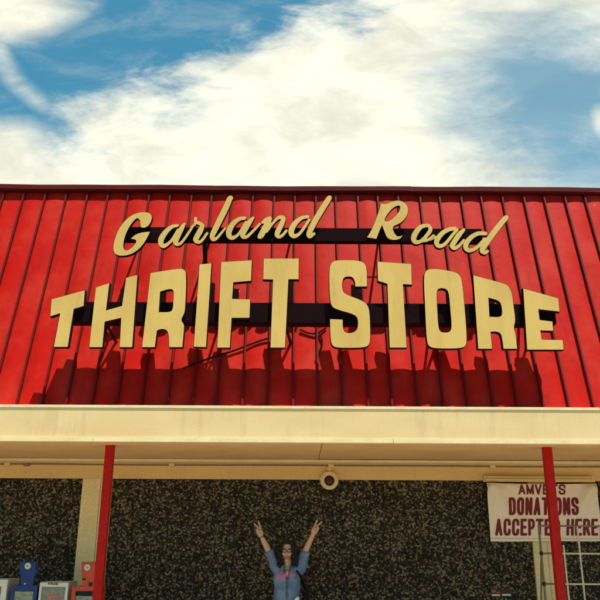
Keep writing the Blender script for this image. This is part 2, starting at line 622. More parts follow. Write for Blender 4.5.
# fascia with its lips
bm = bmesh.new()
box(bm, BX0, BX1, YF, YF + 0.17, ZF0 + 0.002, ZF1 - 0.022)
fascia = bm_obj('fascia', bm, M['fascia'], store)
bm = bmesh.new()
xj = [BX0, -9.1, -6.05, -3.0, 0.06, 3.1, 6.15, 9.2, BX1]
for a, b in zip(xj, xj[1:]):
    d = random.uniform(-0.0008, 0.0008)
    box(bm, a + 0.002, b - 0.002, YF - 0.009 + d, YF + 0.20, ZF1 - 0.022, ZF1 + 0.004 + d)
bm_obj('drip_edge', bm, M['lip'], fascia, bevel=0.004)
bm = bmesh.new()
for a, b in zip(xj, xj[1:]):
    d = random.uniform(-0.003, 0.003)
    box(bm, a + 0.9, b + 0.896 if b < BX1 else BX1, YF - 0.018 + d, YF + 0.05, CZ + 0.945, ZF0)
box(bm, BX0, BX0 + 0.896, YF - 0.018, YF + 0.05, CZ + 0.945, ZF0)
bm_obj('lower_trim', bm, M['lip'], fascia, bevel=0.004)

# soffit boards
bm = bmesh.new()
xj2 = [-13, -6.0, 0.245, 6.4, 13]
for i, (a, b) in enumerate(zip(xj2, xj2[1:])):
    d = (i % 3) * 0.003
    box(bm, a + 0.004, b - 0.004, YF + 0.05, 9.5, CZ + 0.97 + d, CZ + 0.995)
bm_obj('soffit', bm, M['soffit'], store)
# wall core, trim board, beam, pilasters, panels
ZB0, ZB1 = CZ + 0.761, CZ + 0.936
bm = bmesh.new()
box(bm, BX0, BX1, 10.12, 10.4, 0.0, CZ + 1.3)
wall = bm_obj('wall', bm, M['beam'], store)
bm = bmesh.new()
box(bm, BX0, BX1, 9.5, 10.3, ZB1, CZ + 0.968)
bm_obj('trim_board', bm, M['lip'], wall, bevel=0.006)
bm = bmesh.new()
box(bm, BX0, BX1, 10.0, 10.2, ZB0, ZB1)
bm_obj('beam', bm, M['beam'], wall, bevel=0.004)
pil = [(-12.0, -11.6), (-7.6, -7.24), (-2.857, -2.47), (3.02, 3.31), (7.6, 7.96), (12.0, 12.36)]
for a, b in pil:
    bm = bmesh.new()
    mid = a + (b - a) * 0.62
    box(bm, a, mid - 0.003, 10.0, 10.2, 0.0, ZB0 - 0.002)
    box(bm, mid + 0.003, b, 10.003, 10.2, 0.0, ZB0 - 0.002)
    bm_obj('pilaster', bm, M['pilaster'], wall, bevel=0.003)
px_ = [BX0] + [v for p in pil for v in p] + [BX1]
for a, b in zip(px_[0::2], px_[1::2]):
    bm = bmesh.new()
    nx = max(2, int((b - a) / 0.5))
    box(bm, a, b, 10.045, 10.15, 0.0, ZB0 - 0.002)
    o = bm_obj('pebble_panel', bm, M['pebble'], wall)

# ------------------------------------------------------------------ canopy posts
for (xc, lab) in ((-2.062, 'square dark red canopy post between the red newspaper box and the person'), (2.703, 'square bright red canopy post crossing in front of the donations banner')):
    t = empty('canopy_post', (xc, 8.15, 0.12), lab, 'post', 'red posts holding up the canopy')
    bm = bmesh.new()
    box(bm, xc - 0.044, xc + 0.044, 8.11, 8.19, 0.12, CZ + 0.975)
    bm_obj('shaft', bm, M['post'], t, bevel=0.008)
    bm = bmesh.new()
    box(bm, xc - 0.11, xc + 0.11, 8.04, 8.26, 0.121, 0.135)
    bm_obj('base_plate', bm, M['post'], t, bevel=0.003)

# ------------------------------------------------------------------ conduit along the wall top
t = empty('conduit', (0, 9.75, CZ + 0.918), 'thin brown electrical pipe running along under the canopy ceiling above the pebble wall', 'pipe')
bm = bmesh.new()
yc, zc = 9.78, CZ + 0.921
pts = [(-12.9 + i * 0.6, yc, zc + random.uniform(-0.003, 0.003)) for i in range(44)]
tube(bm, pts, 0.0095, 8)
bm_obj('pipe', bm, M['pipe'], t, smooth=True)
for px in (8, 27, 172, 331, 492):
    p = P(px, 463.5, yc)
    bm = bmesh.new()
    box(bm, p.x - 0.035, p.x + 0.035, yc - 0.03, yc + 0.02, zc - 0.026, zc + 0.014)
    bm_obj('clamp', bm, M['beam'] if px != 27 else M['pipe'], t, bevel=0.005)

# ------------------------------------------------------------------ round fixture
c = P(329.5, 480, 9.9)
t = empty('wall_vent', (c.x, 9.99, c.z), 'round cream ring with a dark red middle fixed to the beam above the person', 'wall fixture')
bm = bmesh.new()
lathe_y(bm, [(0.118, 9.998), (0.122, 9.965), (0.116, 9.945), (0.100, 9.935), (0.078, 9.938), (0.066, 9.952), (0.064, 9.985)], c.x, c.z, 40)
bm_obj('ring', bm, M['pilaster'], t, smooth=True)
bm = bmesh.new()
lathe_y(bm, [(0.0, 9.955), (0.03, 9.958), (0.052, 9.968), (0.066, 9.988)], c.x, c.z, 32)
bm_obj('lens', bm, M['hole'], t, smooth=True)
bm = bmesh.new()
tube(bm, [(c.x, 9.97, c.z + 0.118), (c.x, 9.97, zc + 0.005)], 0.01, 8)
box(bm, c.x - 0.028, c.x + 0.028, 9.955, 9.998, c.z + 0.13, c.z + 0.165)
bm_obj('cable_box', bm, M['pilaster'], t)


# ------------------------------------------------------------------ sign lettering
def chaikin(pts, closed=True, it=2):
    """pts: (x, y) smooth or (x, y, 1) corner"""
    q = []
    for p in pts:
        if len(p) == 3:
            q += [(p[0], p[1])] * 3
        else:
            q.append((p[0], p[1]))
    for _ in range(it):
        r = []
        for i in range(len(q)):
            a, b = q[i], q[(i + 1) % len(q)]
            r.append((a[0] * 0.75 + b[0] * 0.25, a[1] * 0.75 + b[1] * 0.25))
            r.append((a[0] * 0.25 + b[0] * 0.75, a[1] * 0.25 + b[1] * 0.75))
        q = r
    out = []
    for p in q:
        if not out or (abs(p[0] - out[-1][0]) + abs(p[1] - out[-1][1])) > 1e-3:
            out.append(p)
    return out


def brush(strokes, res=0.3, clip=None):
    """outline (list of closed loops) of the union of tapered brush strokes, by marching squares"""
    def dens(s):
        """Catmull-Rom subdivision of a stroke"""
        s = [np.array(p, float) for p in s]
        if len(s) < 3:
            return s
        e = [2 * s[0] - s[1]] + s + [2 * s[-1] - s[-2]]
        out = []
        for i in range(1, len(e) - 2):
            for t in np.linspace(0, 1, 5)[:-1]:
                a, b, c_, d = e[i - 1], e[i], e[i + 1], e[i + 2]
                out.append(0.5 * (2 * b + (c_ - a) * t + (2 * a - 5 * b + 4 * c_ - d) * t * t + (3 * b - a - 3 * c_ + d) * t ** 3))
        out.append(s[-1])
        return out
    strokes = [dens(s) for s in strokes]
    if not clip:
        strokes = [[(p[0], p[1], p[2] + 0.6) for p in s] for s in strokes]
    al = np.array([p for s in strokes for p in s])
    x0, y0 = al[:, 0].min() - 7, al[:, 1].min() - 7
    x1, y1 = al[:, 0].max() + 7, al[:, 1].max() + 7
    gx = np.arange(x0, x1, res)
    gy = np.arange(y0, y1, res)
    X, Y = np.meshgrid(gx, gy)
    D = np.full(X.shape, 1e9)
    for s in strokes:
        for a, b in zip(s, s[1:]):
            ex, ey = b[0] - a[0], b[1] - a[1]
            L = ex * ex + ey * ey + 1e-9
            t = np.clip(((X - a[0]) * ex + (Y - a[1]) * ey) / L, 0, 1)
            d = np.hypot(X - a[0] - t * ex, Y - a[1] - t * ey) - (a[2] + (b[2] - a[2]) * t)
            D = np.minimum(D, d)
    if clip:
        D = np.maximum(D, np.maximum(np.maximum(clip[0] - X, X - clip[1]), np.maximum(clip[2] - Y, Y - clip[3])))
    ny, nx = D.shape
    seg = {}
    ins = D < 0
    mixed = np.zeros((ny - 1, nx - 1), int)
    mixed = ins[:-1, :-1].astype(int) + ins[:-1, 1:] + ins[1:, 1:] + ins[1:, :-1]
    for j, i in zip(*np.where((mixed > 0) & (mixed < 4))):
        c4 = [(j, i), (j, i + 1), (j + 1, i + 1), (j + 1, i)]
        cross = []
        for k in range(4):
            a, b = c4[k], c4[(k + 1) % 4]
            if ins[a] != ins[b]:
                key = (min(a, b), max(a, b))
                cross.append((key, ins[a]))
        # walk so that the inside stays on one side
        starts = [k for k, s in cross if s]
        ends = [k for k, s in cross if not s]
        for s_, e_ in zip(starts, ends):
            seg[s_] = e_
    loops = []
    while seg:
        k = next(iter(seg))
        lp = []
        while k in seg:
            lp.append(k)
            k = seg.pop(k)
        pts = []
        for a, b in lp:
            da, db = D[a], D[b]
            t = da / (da - db)
            pts.append((gx[a[1]] + (gx[b[1]] - gx[a[1]]) * t, gy[a[0]] + (gy[b[0]] - gy[a[0]]) * t))
        if len(pts) > 12:
            loops.append(pts[::2])
    return loops


def letter(parent, loops, yf, depth, name='letter', bev=0.005):
    """loops in photo pixels -> a channel letter whose face stands on y = yf"""
    cu = bpy.data.curves.new(name, 'CURVE')
    cu.dimensions = '2D'
    cu.fill_mode = 'BOTH'
    cu.extrude = depth / 2 - bev
    cu.bevel_depth = bev
    cu.bevel_resolution = 1
    cu.offset = -bev
    for lp in loops:
        sp = cu.splines.new('POLY')
        sp.points.add(len(lp) - 1)
        for q, (x_, y_) in zip(sp.points, lp):
            w = P(x_, y_, yf)
            q.co = (w.x, w.z, 0, 1)
        sp.use_cyclic_u = True
    o = bpy.data.objects.new(name, cu)
    COL.objects.link(o)
    dg = bpy.context.evaluated_depsgraph_get()
    dg.update()
    me = bpy.data.meshes.new_from_object(o.evaluated_get(dg))
    bpy.data.objects.remove(o)
    bpy.data.curves.remove(cu)
    me.name = name
    me.transform(Matrix(((1, 0, 0, 0), (0, 0, -1, yf + depth / 2), (0, 1, 0, 0), (0, 0, 0, 1))))
    me.materials.clear()
    me.materials.append(M['gold'])
    me.materials.append(M['return'])
    for p in me.polygons:
        p.material_index = 0 if abs(p.normal.y) > 0.97 else 1
        p.use_smooth = False
    return link(name, me, parent)


def tr(pts, ox, oy, s):
    return [(ox + p[0] / s, oy + p[1] / s) + tuple(p[2:]) for p in pts]


def trs(strokes, ox, oy, s):
    return [[(ox + p[0] / s, oy + p[1] / s, p[2] / s) for p in st] for st in strokes]


YB = 7.50      # faces of the block letters
block = empty('roof_sign', P(306, 350, YB + 0.1), 'large gold block letters reading THRIFT STORE mounted low on the red roof', 'sign')
c4 = lambda p: tr(p, 40, 255, 3.75)
c5 = lambda p: tr(p, 180, 250, 4.286)
c6 = lambda p: tr(p, 310, 250, 4.286)
c7 = lambda p: tr(p, 420, 255, 3.75)
block_letters = [
    [c4([(42, 165), (170, 130), (165, 192), (128, 203), (105, 346), (50, 346), (74, 220), (37, 232)])],
    [c4([(208, 121), (262, 103), (249, 206), (306, 190), (322, 84), (367, 73), (347, 347), (297, 347), (303, 237), (244, 251), (235, 347), (183, 347)])],
    [chaikin(c4([(413, 66, 1), (520, 49), (543, 52), (551, 75), (546, 205), (540, 225), (529, 244), (541, 258), (542, 275), (535, 347, 1), (483, 347, 1), (482, 300), (474, 281), (455, 278), (440, 284, 1), (432, 347, 1), (381, 347, 1)])),
     chaikin(c4([(452, 138, 1), (485, 128), (501, 132), (499, 165), (497, 205), (485, 213), (447, 213, 1)]))],
    [c5([(82, 60), (137, 55), (113, 418), (57, 416)])],
    [c5([(175, 50), (310, 42), (306, 133), (230, 140), (225, 208), (303, 210), (299, 292), (223, 292), (215, 420), (158, 420)])],
    [c5([(357, 35), (511, 35), (510, 127), (466, 127), (452, 420), (386, 420), (397, 128), (355, 127)])],
    [chaikin(c6([(246, 158, 1), (246, 90), (238, 55), (205, 42), (120, 41), (90, 50), (80, 85), (83, 210), (92, 245), (120, 258), (185, 276), (202, 290), (205, 315), (200, 345), (172, 356), (150, 352), (142, 332), (142, 297, 1), (84, 294, 1), (86, 385), (95, 413), (120, 421), (220, 421), (252, 413), (261, 385), (258, 270), (248, 232), (222, 214), (170, 195), (145, 182), (139, 160), (140, 135), (147, 118), (165, 114), (183, 118), (192, 138), (192, 158, 1)]))],
    [c6([(287, 48), (436, 58), (438, 150), (400, 148), (416, 420), (340, 420), (330, 146), (290, 133)])],
    [chaikin(c7([(50, 49), (110, 57), (148, 68), (160, 100), (170, 210), (178, 315), (172, 345), (145, 352), (60, 352), (32, 345), (23, 318), (18, 200), (12, 85), (20, 55)])),
     chaikin(c7([(63, 140), (70, 126), (95, 126), (107, 140), (112, 200), (118, 268), (112, 287), (95, 290), (78, 288), (70, 272), (66, 200)]))],
    [chaikin(c7([(198, 74, 1), (300, 101), (332, 112), (346, 140), (352, 190), (360, 245), (352, 272), (360, 295), (366, 353, 1), (312, 353, 1), (306, 308), (300, 293), (285, 288), (266, 289, 1), (272, 353, 1), (217, 353, 1)])),
     chaikin(c7([(258, 162, 1), (290, 170), (303, 182), (308, 220), (300, 232), (262, 230, 1)]))],
    [tr([(407, 270), (497, 295), (500, 330), (447, 324), (450, 349), (482, 353), (484, 378), (452, 377), (455, 398), (508, 399), (510, 425), (417, 425)], 360, 180, 2.5)],
]
for lp in block_letters:
    letter(block, lp, YB, 0.07)
bm = bmesh.new()
xa, xb = P(64, 310, 7.572).x, P(555, 310, 7.572).x
RZ1, RZ0 = P(300, 303, 7.572).z, P(300, 322.5, 7.572).z
box(bm, xa, xb, 7.572, 7.745, RZ0, RZ1)
bm_obj('raceway', bm, M['raceway'], block, bevel=0.004)
for px in (104, 214, 285, 436, 530):
    q = P(px, 330, 7.68)
    bm = bmesh.new()
    # angle-iron struts from the raceway back to the roof
    tube(bm, [(q.x + 0.02, 7.73, RZ1 - 0.03), (q.x + 0.05, roof_y(RZ1 + 0.1), RZ1 + 0.1)], 0.016, 4)
    tube(bm, [(q.x, 7.735, RZ0 + 0.03), (q.x + 0.06, roof_y(RZ0 - 0.12), RZ0 - 0.12)], 0.016, 4)
    bm_obj('strut', bm, M['return'], block)
for px, wpx, top in ((82, 9, 306), (126, 9, 290), (160, 9, 292), (208, 11, 284), (232, 12, 290), (285, 15, 282), (338, 10, 288), (356, 10, 286), (393, 12, 292), (452, 13, 288), (490, 10, 300), (533, 15, 300)):
    a, c_ = P(px - wpx / 2, top, 7.79), P(px + wpx / 2, 320, 7.79)
    bm = bmesh.new()
    box(bm, a.x, c_.x, 7.747, 7.80, RZ0 + 0.02, a.z)  # unseen plates added behind the letters to cast shadows on the roof below
    bm_obj('shadow_plate', bm, M['return'], block)
# thin dark tubes curving just off the roof face, below the raceway
bm = bmesh.new()
for pts in ([(183, 370), (205, 361), (232, 353), (252, 345), (270, 339)], [(300, 331), (309, 335), (318, 335), (326, 329)], [(319, 334), (323, 343), (320, 352), (316, 359)]):
    q = pts
    for _ in range(2):
        q = [q[0]] + [(a[0] * f + b[0] * (1 - f), a[1] * f + b[1] * (1 - f)) for a, b in zip(q, q[1:]) for f in (0.75, 0.25)] + [q[-1]]
    tube(bm, [on_roof(x_, y_, 0.03) for x_, y_ in q], 0.011, 6)
bm_obj('dark_curve', bm, M['return'], block, smooth=True)

YS = 7.755     # faces of the script letters
script = empty('roof_sign', P(310, 250, YS + 0.1), 'gold slanted script letters reading Garland Road mounted high on the red roof', 'sign')
cA = lambda p: tr(p, 105, 195, 7.5)
cR = lambda p: tr(p, 360, 195, 7.5)
G = [chaikin(cA([(262, 232), (263, 195), (243, 171), (212, 200), (175, 255), (150, 315), (136, 385), (155, 420), (205, 392), (242, 338), (188, 330, 1), (225, 295), (275, 277), (342, 272, 1), (325, 312), (280, 385), (220, 437), (150, 460), (82, 455), (57, 415), (64, 350), (95, 260), (150, 185), (215, 138), (290, 122), (345, 135), (358, 172), (338, 222), (305, 248), (272, 248)]))]
RR = [chaikin(cR([(152, 60, 1), (197, 66), (250, 40), (312, 40), (356, 70), (367, 120), (345, 177), (300, 217), (243, 238), (260, 288), (285, 312), (325, 297, 1), (308, 330), (255, 343), (203, 328), (182, 278), (165, 232, 1), (150, 265), (125, 332, 1), (48, 319, 1), (85, 262), (125, 160), (148, 92)])),
      chaikin(cR([(183, 192), (200, 155), (245, 100), (292, 76), (302, 95), (287, 130), (240, 180), (203, 197)]))]
k2 = (150, 190, 7.5)
k3 = (205, 190, 8.571)
k4 = (265, 190, 7.5)
k5 = (360, 195, 7.5)
k6 = (430, 205, 6.667)
scr = [
    ('a', trs([[(205, 266, 8), (165, 275, 11), (120, 312, 16), (85, 365, 19), (82, 402, 16), (102, 420, 13), (135, 403, 9), (168, 370, 8), (210, 300, 8)],
               [(258, 255, 7), (236, 290, 15), (210, 340, 18), (192, 383, 17), (198, 404, 12), (220, 405, 9), (248, 380, 7), (300, 305, 6), (322, 268, 6)]], *k2)),
    ('r', trs([[(342, 213, 9), (345, 238, 10), (372, 250, 11), (392, 268, 13), (377, 305, 18), (352, 350, 18), (342, 375, 15), (360, 390, 11), (387, 380, 8), (428, 325, 7)],
               [(328, 268, 6), (346, 238, 8)]], *k2)),
    ('l', trs([[(228, 68, 10), (212, 76, 20), (180, 150, 22), (130, 250, 22), (85, 340, 21), (62, 392, 18), (70, 422, 14), (100, 413, 9), (140, 368, 7), (172, 328, 6)]], *k3)),
    ('a', trs([[(340, 240, 11), (290, 250, 14), (240, 290, 19), (207, 348, 22), (207, 392, 19), (235, 410, 14), (275, 390, 9), (310, 345, 8), (350, 275, 8)],
               [(412, 238, 8), (382, 275, 17), (345, 335, 20), (322, 382, 18), (332, 403, 13), (362, 398, 10), (420, 343, 8), (470, 290, 7)]], *k3)),
    ('n', trs([[(465, 402, 12), (480, 388, 22), (512, 330, 22), (545, 268, 19), (562, 243, 9)], [(492, 280, 7), (520, 252, 9), (558, 238, 10)]], *k3)
        + trs([[(15, 310, 6), (50, 260, 6), (90, 215, 8), (120, 203, 11), (138, 215, 14), (122, 260, 16), (97, 310, 17), (90, 338, 14), (106, 351, 10), (130, 340, 8), (160, 305, 7)]], *k4)),
    ('d', trs([[(322, 200, 9), (280, 207, 11), (235, 240, 16), (202, 288, 19), (198, 328, 17), (220, 346, 13), (255, 330, 9), (290, 288, 8), (330, 225, 8)],
               [(488, 54, 9), (478, 66, 17), (440, 125, 19), (385, 215, 19), (342, 298, 18), (328, 333, 15), (338, 350, 10), (368, 328, 8)]], *k4)),
    ('o', trs([[(500, 227, 10), (455, 240, 14), (417, 285, 18), (402, 328, 17), (420, 354, 13), (460, 343, 10), (508, 295, 12), (529, 258, 12), (518, 233, 10), (500, 227, 10)],
               [(465, 345, 8), (510, 337, 7), (550, 305, 7)]], *k5)),
    ('a', trs([[(168, 157, 10), (125, 163, 11), (80, 190, 13), (47, 233, 15), (46, 262, 13), (70, 274, 11), (105, 255, 9), (150, 200, 8), (182, 165, 7)],
               [(225, 165, 8), (197, 195, 14), (162, 245, 15), (147, 273, 13), (165, 288, 10), (195, 270, 8), (225, 236, 7)], [(2, 228, 8), (30, 212, 8)]], *k6)),
    ('d', trs([[(370, 190, 10), (320, 190, 11), (275, 215, 13), (242, 255, 15), (240, 288, 13), (265, 303, 11), (310, 285, 9), (365, 228, 9)],
               [(512, 80, 8), (503, 88, 15), (470, 126, 16), (405, 210, 17), (362, 275, 16), (347, 303, 14), (365, 318, 10), (384, 308, 7)]], *k6)),
]
letter(script, G, YS, 0.05)
for i, (ch, st) in enumerate(scr[:6]):
    letter(script, brush(st), YS + 0.0022 * (1 + i % 2), 0.05, bev=0.003)
letter(script, RR, YS, 0.05)
for i, (ch, st) in enumerate(scr[6:]):
    letter(script, brush(st), YS + 0.0022 * (1 + i % 2), 0.05, bev=0.003)
bm = bmesh.new()
xa, xb = P(122, 236, 7.81).x, P(482, 236, 7.81).x
SZ1, SZ0 = P(300, 228, 7.81).z, P(300, 241, 7.81).z
box(bm, xa, xb, 7.808, 7.90, SZ0, SZ1)
bm_obj('raceway', bm, M['raceway'], script, bevel=0.004)
for px in (130, 204, 290, 384):
    q = P(px, 236, 7.85)
    bm = bmesh.new()
    tube(bm, [(q.x, 7.89, SZ1 - 0.03), (q.x, roof_y(SZ1 + 0.12), SZ1 + 0.12)], 0.014, 4)
    if px == 204:
        tube(bm, [(q.x, 7.89, SZ0 + 0.02), (q.x, roof_y(SZ0) - 0.03, SZ0 - 0.42)], 0.024, 4)
    bm_obj('strut', bm, M['return'], script)

# ------------------------------------------------------------------ donations banner
YBN = 9.955
tl, trr = P(486, 483, YBN), P(595.5, 483, YBN)
bl = P(491, 541, YBN)
x0b, x1b, z1b, z0b = tl.x, trr.x, tl.z, bl.z
ban = empty('banner', ((x0b + x1b) / 2, YBN, z0b), 'creased white cloth banner reading AMVETS DONATIONS ACCEPTED HERE behind the red post', 'banner')


def fold(x_, z_):
    u = (x_ - x0b) / (x1b - x0b)
    v = (z1b - z_) / (z1b - z0b)
    d = 0.0
    # drag folds running in from the tied top corners, a few vertical waves
    for (cu_, ang, wd, am) in ((0.0, 0.95, 0.055, 0.022), (0.0, 0.45, 0.05, 0.016), (1.0, 2.25, 0.05, 0.018), (0.93, 1.85, 0.05, 0.014), (0.16, 0.42, 0.04, 0.012)):
        dx, dv = u - cu_, v * 0.55
        al = dx * math.cos(ang) + dv * math.sin(ang)
        ac = -dx * math.sin(ang) + dv * math.cos(ang)
        if al > 0:
            d += 3.4 * am * math.exp(-(ac / wd) ** 2) * math.exp(-al / 0.30) * min(1, al / 0.05)
    d += 0.006 * math.sin(7.3 * u + 1.0) * (0.3 + v) + 0.004 * math.sin(19 * u + 3 * v)
    d += 0.010 * v
    return YBN - 0.014 - d


bm = bmesh.new()
nx_, nz_ = 90, 46
g = []
for j in range(nz_ + 1):
    row = []
    for i in range(nx_ + 1):
        u, v = i / nx_, j / nz_
        sag = 0.012 * math.sin(PI * u) * (1 - v) + 0.01 * math.sin(9 * u) * v * 0.3
        x_ = x0b + (x1b - x0b) * u
        z_ = z1b - (z1b - z0b) * v - sag + 0.010 * (u - 0.5) * v
        row.append(bm.verts.new((x_, fold(x_, z_), z_)))
    g.append(row)
for j in range(nz_):
    for i in range(nx_):
        bm.faces.new((g[j][i], g[j + 1][i], g[j + 1][i + 1], g[j][i + 1]))
ban_cloth = bm_obj('cloth', bm, M['cloth'], ban, smooth=True, ang=180)
bm = bmesh.new()
zh = z0b + 0.03
for i in range(60):
    xa_ = x0b + (x1b - x0b) * i / 60
    xb_ = x0b + (x1b - x0b) * (i + 1) / 60
    v = [bm.verts.new((x_, fold(x_, z_) - 0.003, z_)) for x_, z_ in ((xa_, zh), (xb_, zh), (xb_, zh + 0.006), (xa_, zh + 0.006))]
    bm.faces.new(v)
bm_obj('hem_seam', bm, M['wood'], ban_cloth)


GLYPH = {
    'A': (1.0, [[(0, 0), (0.5, 1)], [(0.5, 1), (1, 0)], [(0.17, 0.28), (0.83, 0.28)]]),
    'M': (1.1, [[(0, 0), (0, 1)], [(0, 1), (0.5, 0.05)], [(0.5, 0.05), (1, 1)], [(1, 1), (1, 0)]]),
    'V': (1.0, [[(0, 1), (0.5, 0)], [(0.5, 0), (1, 1)]]),
    'E': (0.85, [[(0, 0), (0, 1)], [(0, 1), (1.1, 1)], [(0, 0.5), (0.85, 0.5)], [(0, 0), (1.1, 0)]]),
    'T': (1.05, [[(-0.1, 1), (1.1, 1)], [(0.5, 1), (0.5, 0)]]),
    'S': (0.95, [[(1, 0.74), (0.93, 0.92), (0.72, 1), (0.28, 1), (0.06, 0.92), (0, 0.76), (0.1, 0.6), (0.5, 0.5), (0.9, 0.4), (1, 0.25), (0.94, 0.08), (0.72, 0), (0.28, 0), (0.06, 0.08), (0, 0.26)]]),
    'D': (1.0, [[(0, 0), (0, 1)], [(0, 1), (0.55, 1), (0.9, 0.9), (1, 0.68), (1, 0.32), (0.9, 0.1), (0.55, 0), (0, 0)]]),
    'O': (1.0, [[(0.3, 1), (0.7, 1), (0.95, 0.88), (1, 0.68), (1, 0.32), (0.95, 0.12), (0.7, 0), (0.3, 0), (0.05, 0.12), (0, 0.32), (0, 0.68), (0.05, 0.88), (0.3, 1)]]),
    'N': (1.0, [[(0, 0), (0, 1)], [(0, 1), (1, 0)], [(1, 0), (1, 1)]]),
    'I': (0.0, [[(0.0, 0), (0.0, 1)]]),
    'C': (0.95, [[(1, 0.7), (0.95, 0.9), (0.7, 1), (0.3, 1), (0.05, 0.88), (0, 0.68), (0, 0.32), (0.05, 0.12), (0.3, 0), (0.7, 0), (0.95, 0.1), (1, 0.3)]]),
    'P': (0.9, [[(0, 0), (0, 1)], [(0, 1), (0.6, 1), (0.94, 0.92), (1, 0.74), (0.94, 0.54), (0.6, 0.45), (0, 0.45)]]),
    'H': (1.0, [[(0, 0), (0, 1)], [(1, 0), (1, 1)], [(0, 0.5), (1, 0.5)]]),
    'R': (0.95, [[(0, 0), (0, 1)], [(0, 1), (0.6, 1), (0.94, 0.92), (1, 0.76), (0.94, 0.58), (0.6, 0.5), (0, 0.5)], [(0.55, 0.5), (1.02, 0)]]),
}


def banner_text(body, pxa, pxb, pya, pyb, hw):
    """block capitals painted on the cloth; strokes of half width hw (photo pixels)"""
    gap = 2 * hw + 1.1
    tot_w = sum(GLYPH[c][0] for c in body if c != ' ') + 0.25 * body.count(' ')
    unit = ((pxb - pxa) - gap * (len(body) - 1) - 2 * hw) / tot_w
    x_ = pxa + hw
    bm = bmesh.new()
    for c in body:
        if c == ' ':
            x_ += 0.25 * unit + gap
            continue
        wd, st = GLYPH[c]
        top, bot = pya + hw * 0.92, pyb - hw * 0.92
        strokes = []
        for p in st:
            q = [(x_ + a * wd * unit, bot + (top - bot) * b, hw) for a, b in p]
            strokes.append(q)
        lps = brush(strokes, 0.22, clip=(x_ - hw, x_ + wd * unit + hw, pya, pyb))
        cu = bpy.data.curves.new('t', 'CURVE')
        cu.dimensions = '2D'
        cu.fill_mode = 'BOTH'
        for lp in lps:
            sp = cu.splines.new('POLY')
            sp.points.add(len(lp) - 1)
            for q, (a, b) in zip(sp.points, lp):
                w_ = P(a, b, YBN)
                q.co = (w_.x, w_.z, 0, 1)
            sp.use_cyclic_u = True
        o = bpy.data.objects.new('t', cu)
        COL.objects.link(o)
        dg = bpy.context.evaluated_depsgraph_get()
        dg.update()
        me = bpy.data.meshes.new_from_object(o.evaluated_get(dg))
        bpy.data.objects.remove(o)
        bpy.data.curves.remove(cu)
        bm.from_mesh(me)
        x_ += wd * unit + gap
    for v in bm.verts:
        v.co = Vector((v.co.x, 0, v.co.y))
    bx = [v.co.x for v in bm.verts]
    bz = [v.co.z for v in bm.verts]
    wa, wb, za, zb = min(bx), max(bx), min(bz), max(bz)
    for i in range(1, 48):
        bmesh.ops.bisect_plane(bm, geom=bm.verts[:] + bm.edges[:] + bm.faces[:], plane_co=(wa + (wb - wa) * i / 48, 0, 0), plane_no=(1, 0, 0))
    for i in range(1, 6):
        bmesh.ops.bisect_plane(bm, geom=bm.verts[:] + bm.edges[:] + bm.faces[:], plane_co=(0, 0, za + (zb - za) * i / 6), plane_no=(0, 0, 1))
    for v in bm.verts:
        v.co.y = fold(v.co.x, v.co.z) - 0.004
    bm_obj('lettering', bm, M['maroon'], ban_cloth)


banner_text('AMVETS', 517.5, 565, 484.5, 494.7, 0.95)
banner_text('DONATIONS', 508, 577.5, 497.5, 515.2, 1.5)
banner_text('ACCEPTED HERE', 494.5, 597, 518.8, 535.7, 1.4)
# batten the banner hangs from, just under the beam
pa, pb = P(484, 478.5, 9.93), P(594.5, 478.5, 9.93)
bm = bmesh.new()
box(bm, pa.x, pb.x, 9.925, 9.998, pa.z - 0.04, pa.z + 0.03)
box(bm, pa.x + 0.02, pb.x - 0.02, 9.905, 9.923, pa.z - 0.03, pa.z - 0.004)
bm_obj('batten', bm, M['beam'], ban, bevel=0.004)
for x_ in (x0b + 0.03, x1b - 0.03):
    bm = bmesh.new()
    lathe_y(bm, [(0.008, fold(x_, z1b - 0.03) - 0.002), (0.015, fold(x_, z1b - 0.03) - 0.006), (0.018, fold(x_, z1b - 0.03) - 0.001)], x_, z1b - 0.03, 14)
    bm_obj('grommet', bm, M['chrome'], ban_cloth)

# ------------------------------------------------------------------ wire rack in front of the right wall
YK = 9.28
rk = empty('wire_rack', (3.6, YK, 0.12), 'tall open wire grid rack standing below the banner beside the red post', 'rack')
zt = P(560, 526, YK).z
up_x = [2.89, 3.165, 3.352, 3.62, 3.89, 4.16]
for i, x_ in enumerate(up_x):
    bm = bmesh.new()
    ztop = zt if i != 1 else P(565, 545, YK).z
    r = 0.013 if i in (0, 5) else 0.011
    tube(bm, [(x_, YK, 0.12), (x_, YK, ztop)], r, 10)
    bm_obj('upright', bm, M['rackgrey'] if i == 0 else M['rackwhite'], rk, smooth=True)
zr = [zt, P(560, 553.5, YK).z, P(560, 584, YK).z]
while zr[-1] > 0.6:
    zr.append(zr[-1] - 0.36)
for i, z_ in enumerate(zr):
    bm = bmesh.new()
    tube(bm, [(2.88, YK - 0.002, z_), (3.06, YK - 0.002, z_)], 0.0115, 8)
    bm_obj('rung', bm, M['rackgrey'], rk, smooth=True)
    bm = bmesh.new()
    tube(bm, [(3.06, YK - 0.002, z_), (4.17, YK - 0.002, z_)], 0.0105, 8)
    bm_obj('rung', bm, M['rackgrey'] if i == 0 else M['rackwhite'], rk, smooth=True)
for z_ in zr[1:3]:
    bm = bmesh.new()
    tube(bm, [(2.89, YK - 0.001, z_ - 0.022), (2.89, YK - 0.001, z_ + 0.022)], 0.02, 10)
    bm_obj('clamp', bm, M['black'], rk, smooth=True)
